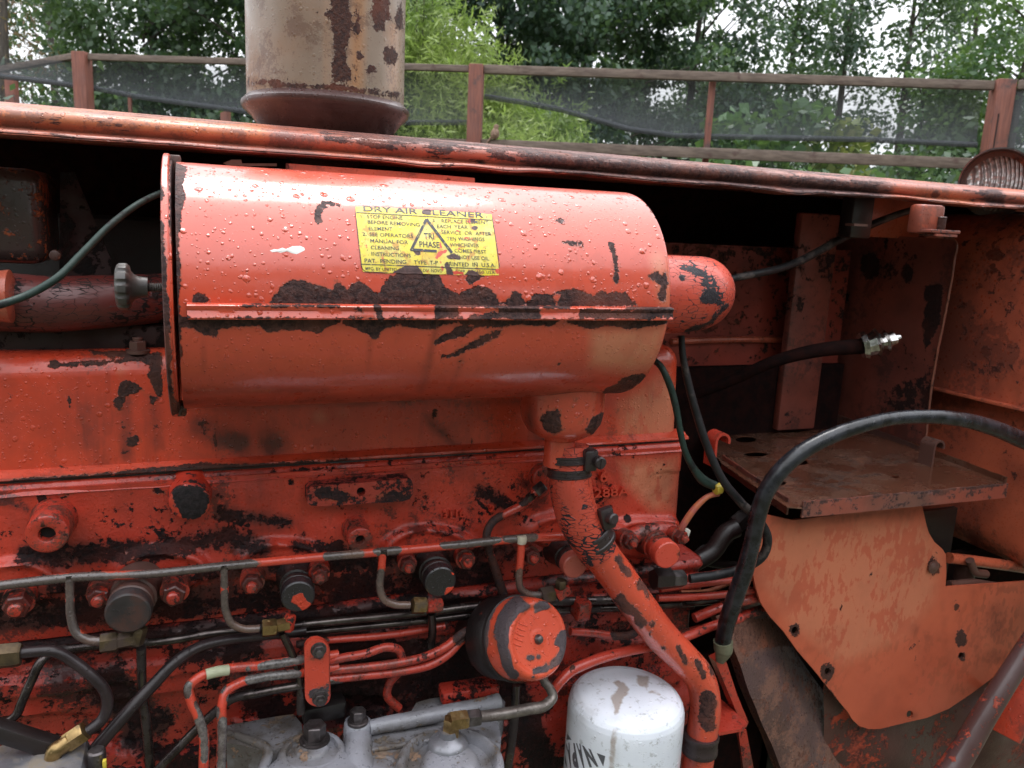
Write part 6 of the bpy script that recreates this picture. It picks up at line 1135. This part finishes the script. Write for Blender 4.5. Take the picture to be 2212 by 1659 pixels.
def tree(u, t, hgt, rad, nclus, nleaf, size, mat, label, cat='tree', name='deciduous_tree', zlo=.8, asp=.62, csz=.30, group=None, gap=.0, up=False, trunkr=.12, cone=False):
    base = D(u, 440, t); base[2] = 0; T = thing(name, tuple(base), label, cat, group)
    P = []; br = MB(); tp = base+np.array((rng.normal()*.3, rng.normal()*.3, hgt*.95))
    br.tube([base, base*.5+tp*.5+rng.normal(size=3)*.12, tp], [trunkr, trunkr*.6, trunkr*.12], 10)
    for k in range(nclus):
        z = zlo+(hgt-zlo)*(k+rng.random())/nclus; f = (z-zlo)/(hgt-zlo); rr_ = rad*((1-f)**.8 if cone else (1-.55*f**2)*(.55+.45*min(1, f*3)))
        an = rng.random()*6.283; q = rr_*rng.random()**.45; c = base+np.array((math.cos(an)*q, math.sin(an)*q, z)); ax0 = base+(tp-base)*min(1, max(.02, (z-.35*q)/hgt))
        if k % 3 == 0: br.tube([ax0, (ax0+c)/2+PZ*.06*q, c], [trunkr*.22, trunkr*.14, trunkr*.05], 5, smooth=3)
        sc_ = rng.uniform(.45, 1.35); ns = max(3, int(nleaf/nclus*sc_**2.2*1.25)); g = rng.normal(size=(ns, 3)); g *= (np.minimum(1.7, np.linalg.norm(g, axis=1))/np.linalg.norm(g, axis=1))[:, None]; g = g*np.array((csz, csz, csz*(.62 if not up else .9)))*sc_
        P.append(c+g)
    P = np.concatenate(P); leafobj('crown', leaves(P, size, asp), mat, T); br.build('trunk', bark, T); return T
dk = leafmat('dark_leaves', (.055, .105, .052), (.11, .18, .085), (.034, .070, .044)); dk2 = leafmat('bluish_leaves', (.062, .11, .075), (.115, .185, .12), (.038, .072, .056)); md = leafmat('mid_green_leaves', (.085, .16, .045), (.15, .25, .07), (.055, .12, .045))
wl = leafmat('willow_leaves', (.26, .36, .085), (.38, .46, .14), (.17, .26, .06), .5); cn = leafmat('brown_needles', (.16, .095, .055), (.26, .15, .085), (.08, .05, .035)); mp = leafmat('maple_leaves', (.07, .16, .055), (.13, .25, .09), (.05, .11, .04)); yl = leafmat('yellowing_leaves', (.14, .20, .04), (.32, .30, .05), (.1, .14, .03))
tree(20, 11, 6.0, .75, 60, 5200, .10, cn, 'browned conifer at the far left edge', name='conifer', asp=.22, csz=.25, cone=True, zlo=1.2)
tree(130, 17, 8.5, 1.3, 60, 9500, .12, dk2, 'dark tree right of the browned conifer')
tree(300, 13, 8, 1.5, 100, 17000, .11, dk, 'dense dark tree above the left fence post')
tree(430, 14.5, 8.5, 1.8, 110, 20000, .125, md, 'bright mid green tree left of the muffler')
tree(560, 12.5, 8, 1.6, 110, 20000, .115, dk, 'dark leafy tree just behind the muffler')
tree(860, 13.5, 8, 1.9, 120, 22000, .12, dk, 'dark tree behind the pale willow')
tree(1080, 14, 9, 2.1, 170, 32000, .12, dk2, 'dense dark tree right of the pale willow')
tree(1290, 14.5, 9, 2.2, 170, 32000, .12, dk, 'dense dark tree above the middle rail post')
tree(1480, 16, 9, 1.7, 110, 20000, .12, dk2, 'bluish dark tree above the thin fence post')
tree(1640, 17, 8.5, 1.15, 54, 8200, .115, dk, 'slim dark tree with sky on both sides, above the right fence bay')
tree(1790, 18, 9, 1.2, 54, 8200, .12, dk2, 'tall slim tree with bare trunk showing, right of centre')
tree(1940, 16, 8.5, 1.15, 50, 7200, .11, dk, 'open crowned dark tree left of the corner post')
tree(2060, 19, 10, 1.2, 55, 5500, .15, dk2, 'thin see-through tree near the corner post')
tree(2180, 12, 7, 1.1, 60, 7000, .11, md, 'bright green tree at the right edge')
tree(2010, 13, 4.4, .9, 50, 5000, .11, md, 'low bright green tree left of the corner post')
tree(1400, 22, 6.5, 3.0, 90, 8000, .17, dk, 'far dark tree filling the gap behind the hedge trees', zlo=.5); tree(700, 20, 4.6, 3.0, 80, 6000, .19, dk, 'far dark tree behind the muffler', zlo=.5); tree(1850, 23, 3.6, 3.2, 60, 4500, .19, dk2, 'far low tree on the right horizon', zlo=.5); tree(250, 20, 4.2, 2.6, 60, 4500, .18, dk, 'far tree on the left horizon', zlo=.5)
# willowy shrub
def willow(u, t, hgt, rad, nst, label, mat=wl, size=.10):
    base = D(u, 440, t); base[2] = 0; T = thing('willow_shrub', tuple(base), label, 'shrub', None); P = []; br = MB()
    for k in range(nst):
        an = rng.random()*6.283; q = rad*rng.random()**.6; h = hgt*(1-.45*(q/rad)**2)*rng.uniform(.8, 1.02); tip = base+np.array((math.cos(an)*q, math.sin(an)*q, h)); mid = base*.6+tip*.4+np.array((0, 0, h*.22))
        if k % 4 == 0: br.tube([base, mid, tip], [.018, .011, .003], 5, smooth=3)
        for j in range(8):
            f = rng.uniform(.2, 1.0); c = mid*(1-f)+tip*f + rng.normal(size=3)*.10; n_ = 30; d_ = rng.normal(size=3)*.35+np.array((0, 0, .8)); P.append(c+np.outer(rng.uniform(-.25, .28, n_), d_)+rng.normal(size=(n_, 3))*.045)
    P = np.concatenate(P); leafobj('crown', leaves(P, size, .17, -.4), mat, T); br.build('stems', bark, T)
willow(900, 8.6, 4.3, .95, 150, 'tall pale green willow shrub right of the muffler'); willow(1010, 8.3, 3.4, .80, 130, 'pale willow shrub behind the middle fence post'); willow(1150, 8.8, 3.15, .85, 130, 'low pale willow shrub sloping down to the right'); willow(1120, 7.6, 2.45, .9, 120, 'rounded yellow-green shrub behind the middle rail'); willow(1270, 7.8, 2.25, .7, 90, 'lowest yellow-green shrub, right end of the row')
tree(1640, 7.6, 2.75, .62, 40, 1700, .11, mp, 'broad-leaved shrub behind the right fence bay', 'shrub', 'broadleaf_shrub', .9, .85, .16, trunkr=.02); tree(1800, 7.4, 2.6, .40, 26, 1000, .10, yl, 'yellowing shrub behind the right fence bay', 'shrub', 'broadleaf_shrub', .9, .8, .14, trunkr=.02)
tree(1860, 6.6, 2.05, .75, 40, 1800, .09, mp, 'low bush under the middle rail at the right', 'shrub', 'broadleaf_shrub', .5, .8, .15, trunkr=.02); tree(1500, 7.0, 2.15, .7, 40, 1800, .10, mp, 'low bush under the netting hem in the centre', 'shrub', 'broadleaf_shrub', .5, .8, .15, trunkr=.02)
tree(330, 8.5, 2.35, .8, 40, 2200, .10, md, 'low bush beneath the left netting', 'shrub', 'broadleaf_shrub', .5, .8, .15, trunkr=.02); tree(690, 8.2, 2.3, .7, 40, 2000, .10, md, 'low bush hidden partly by the muffler cup', 'shrub', 'broadleaf_shrub', .5, .8, .15, trunkr=.02)
# undergrowth behind the fence: one mass
P = []; 
for k in range(420):
    u = rng.uniform(-250, 2500); t = rng.uniform(8, 13); c = D(u, 440, t); c[2] = rng.uniform(.1, 2.5); P.append(c+rng.normal(size=(55, 3))*np.array((.3, .3, .28)))
o = leafobj('undergrowth', leaves(np.concatenate(P), .10, .6), dk, None); tag(o, 'dark leafy undergrowth behind the fence', 'undergrowth', kind='stuff')
# unseen tree mass added behind the camera to darken the front light and reflections
P = []
for k in range(900):
    an = math.radians(rng.uniform(150, 390)); t = rng.uniform(8.5, 12); c = np.array((math.cos(an)*t+.5, math.sin(an)*t-1, rng.uniform(.2, 6.5)))
    if c[1] > -1.5: continue
    P.append(c+rng.normal(size=(30, 3))*np.array((.5, .5, .45)))
o = leafobj('added_shade_trees', leaves(np.concatenate(P), .34, .7), dk, None); tag(o, 'unseen dark tree line added behind the camera to shade the front', 'added_shade_trees', kind='stuff')
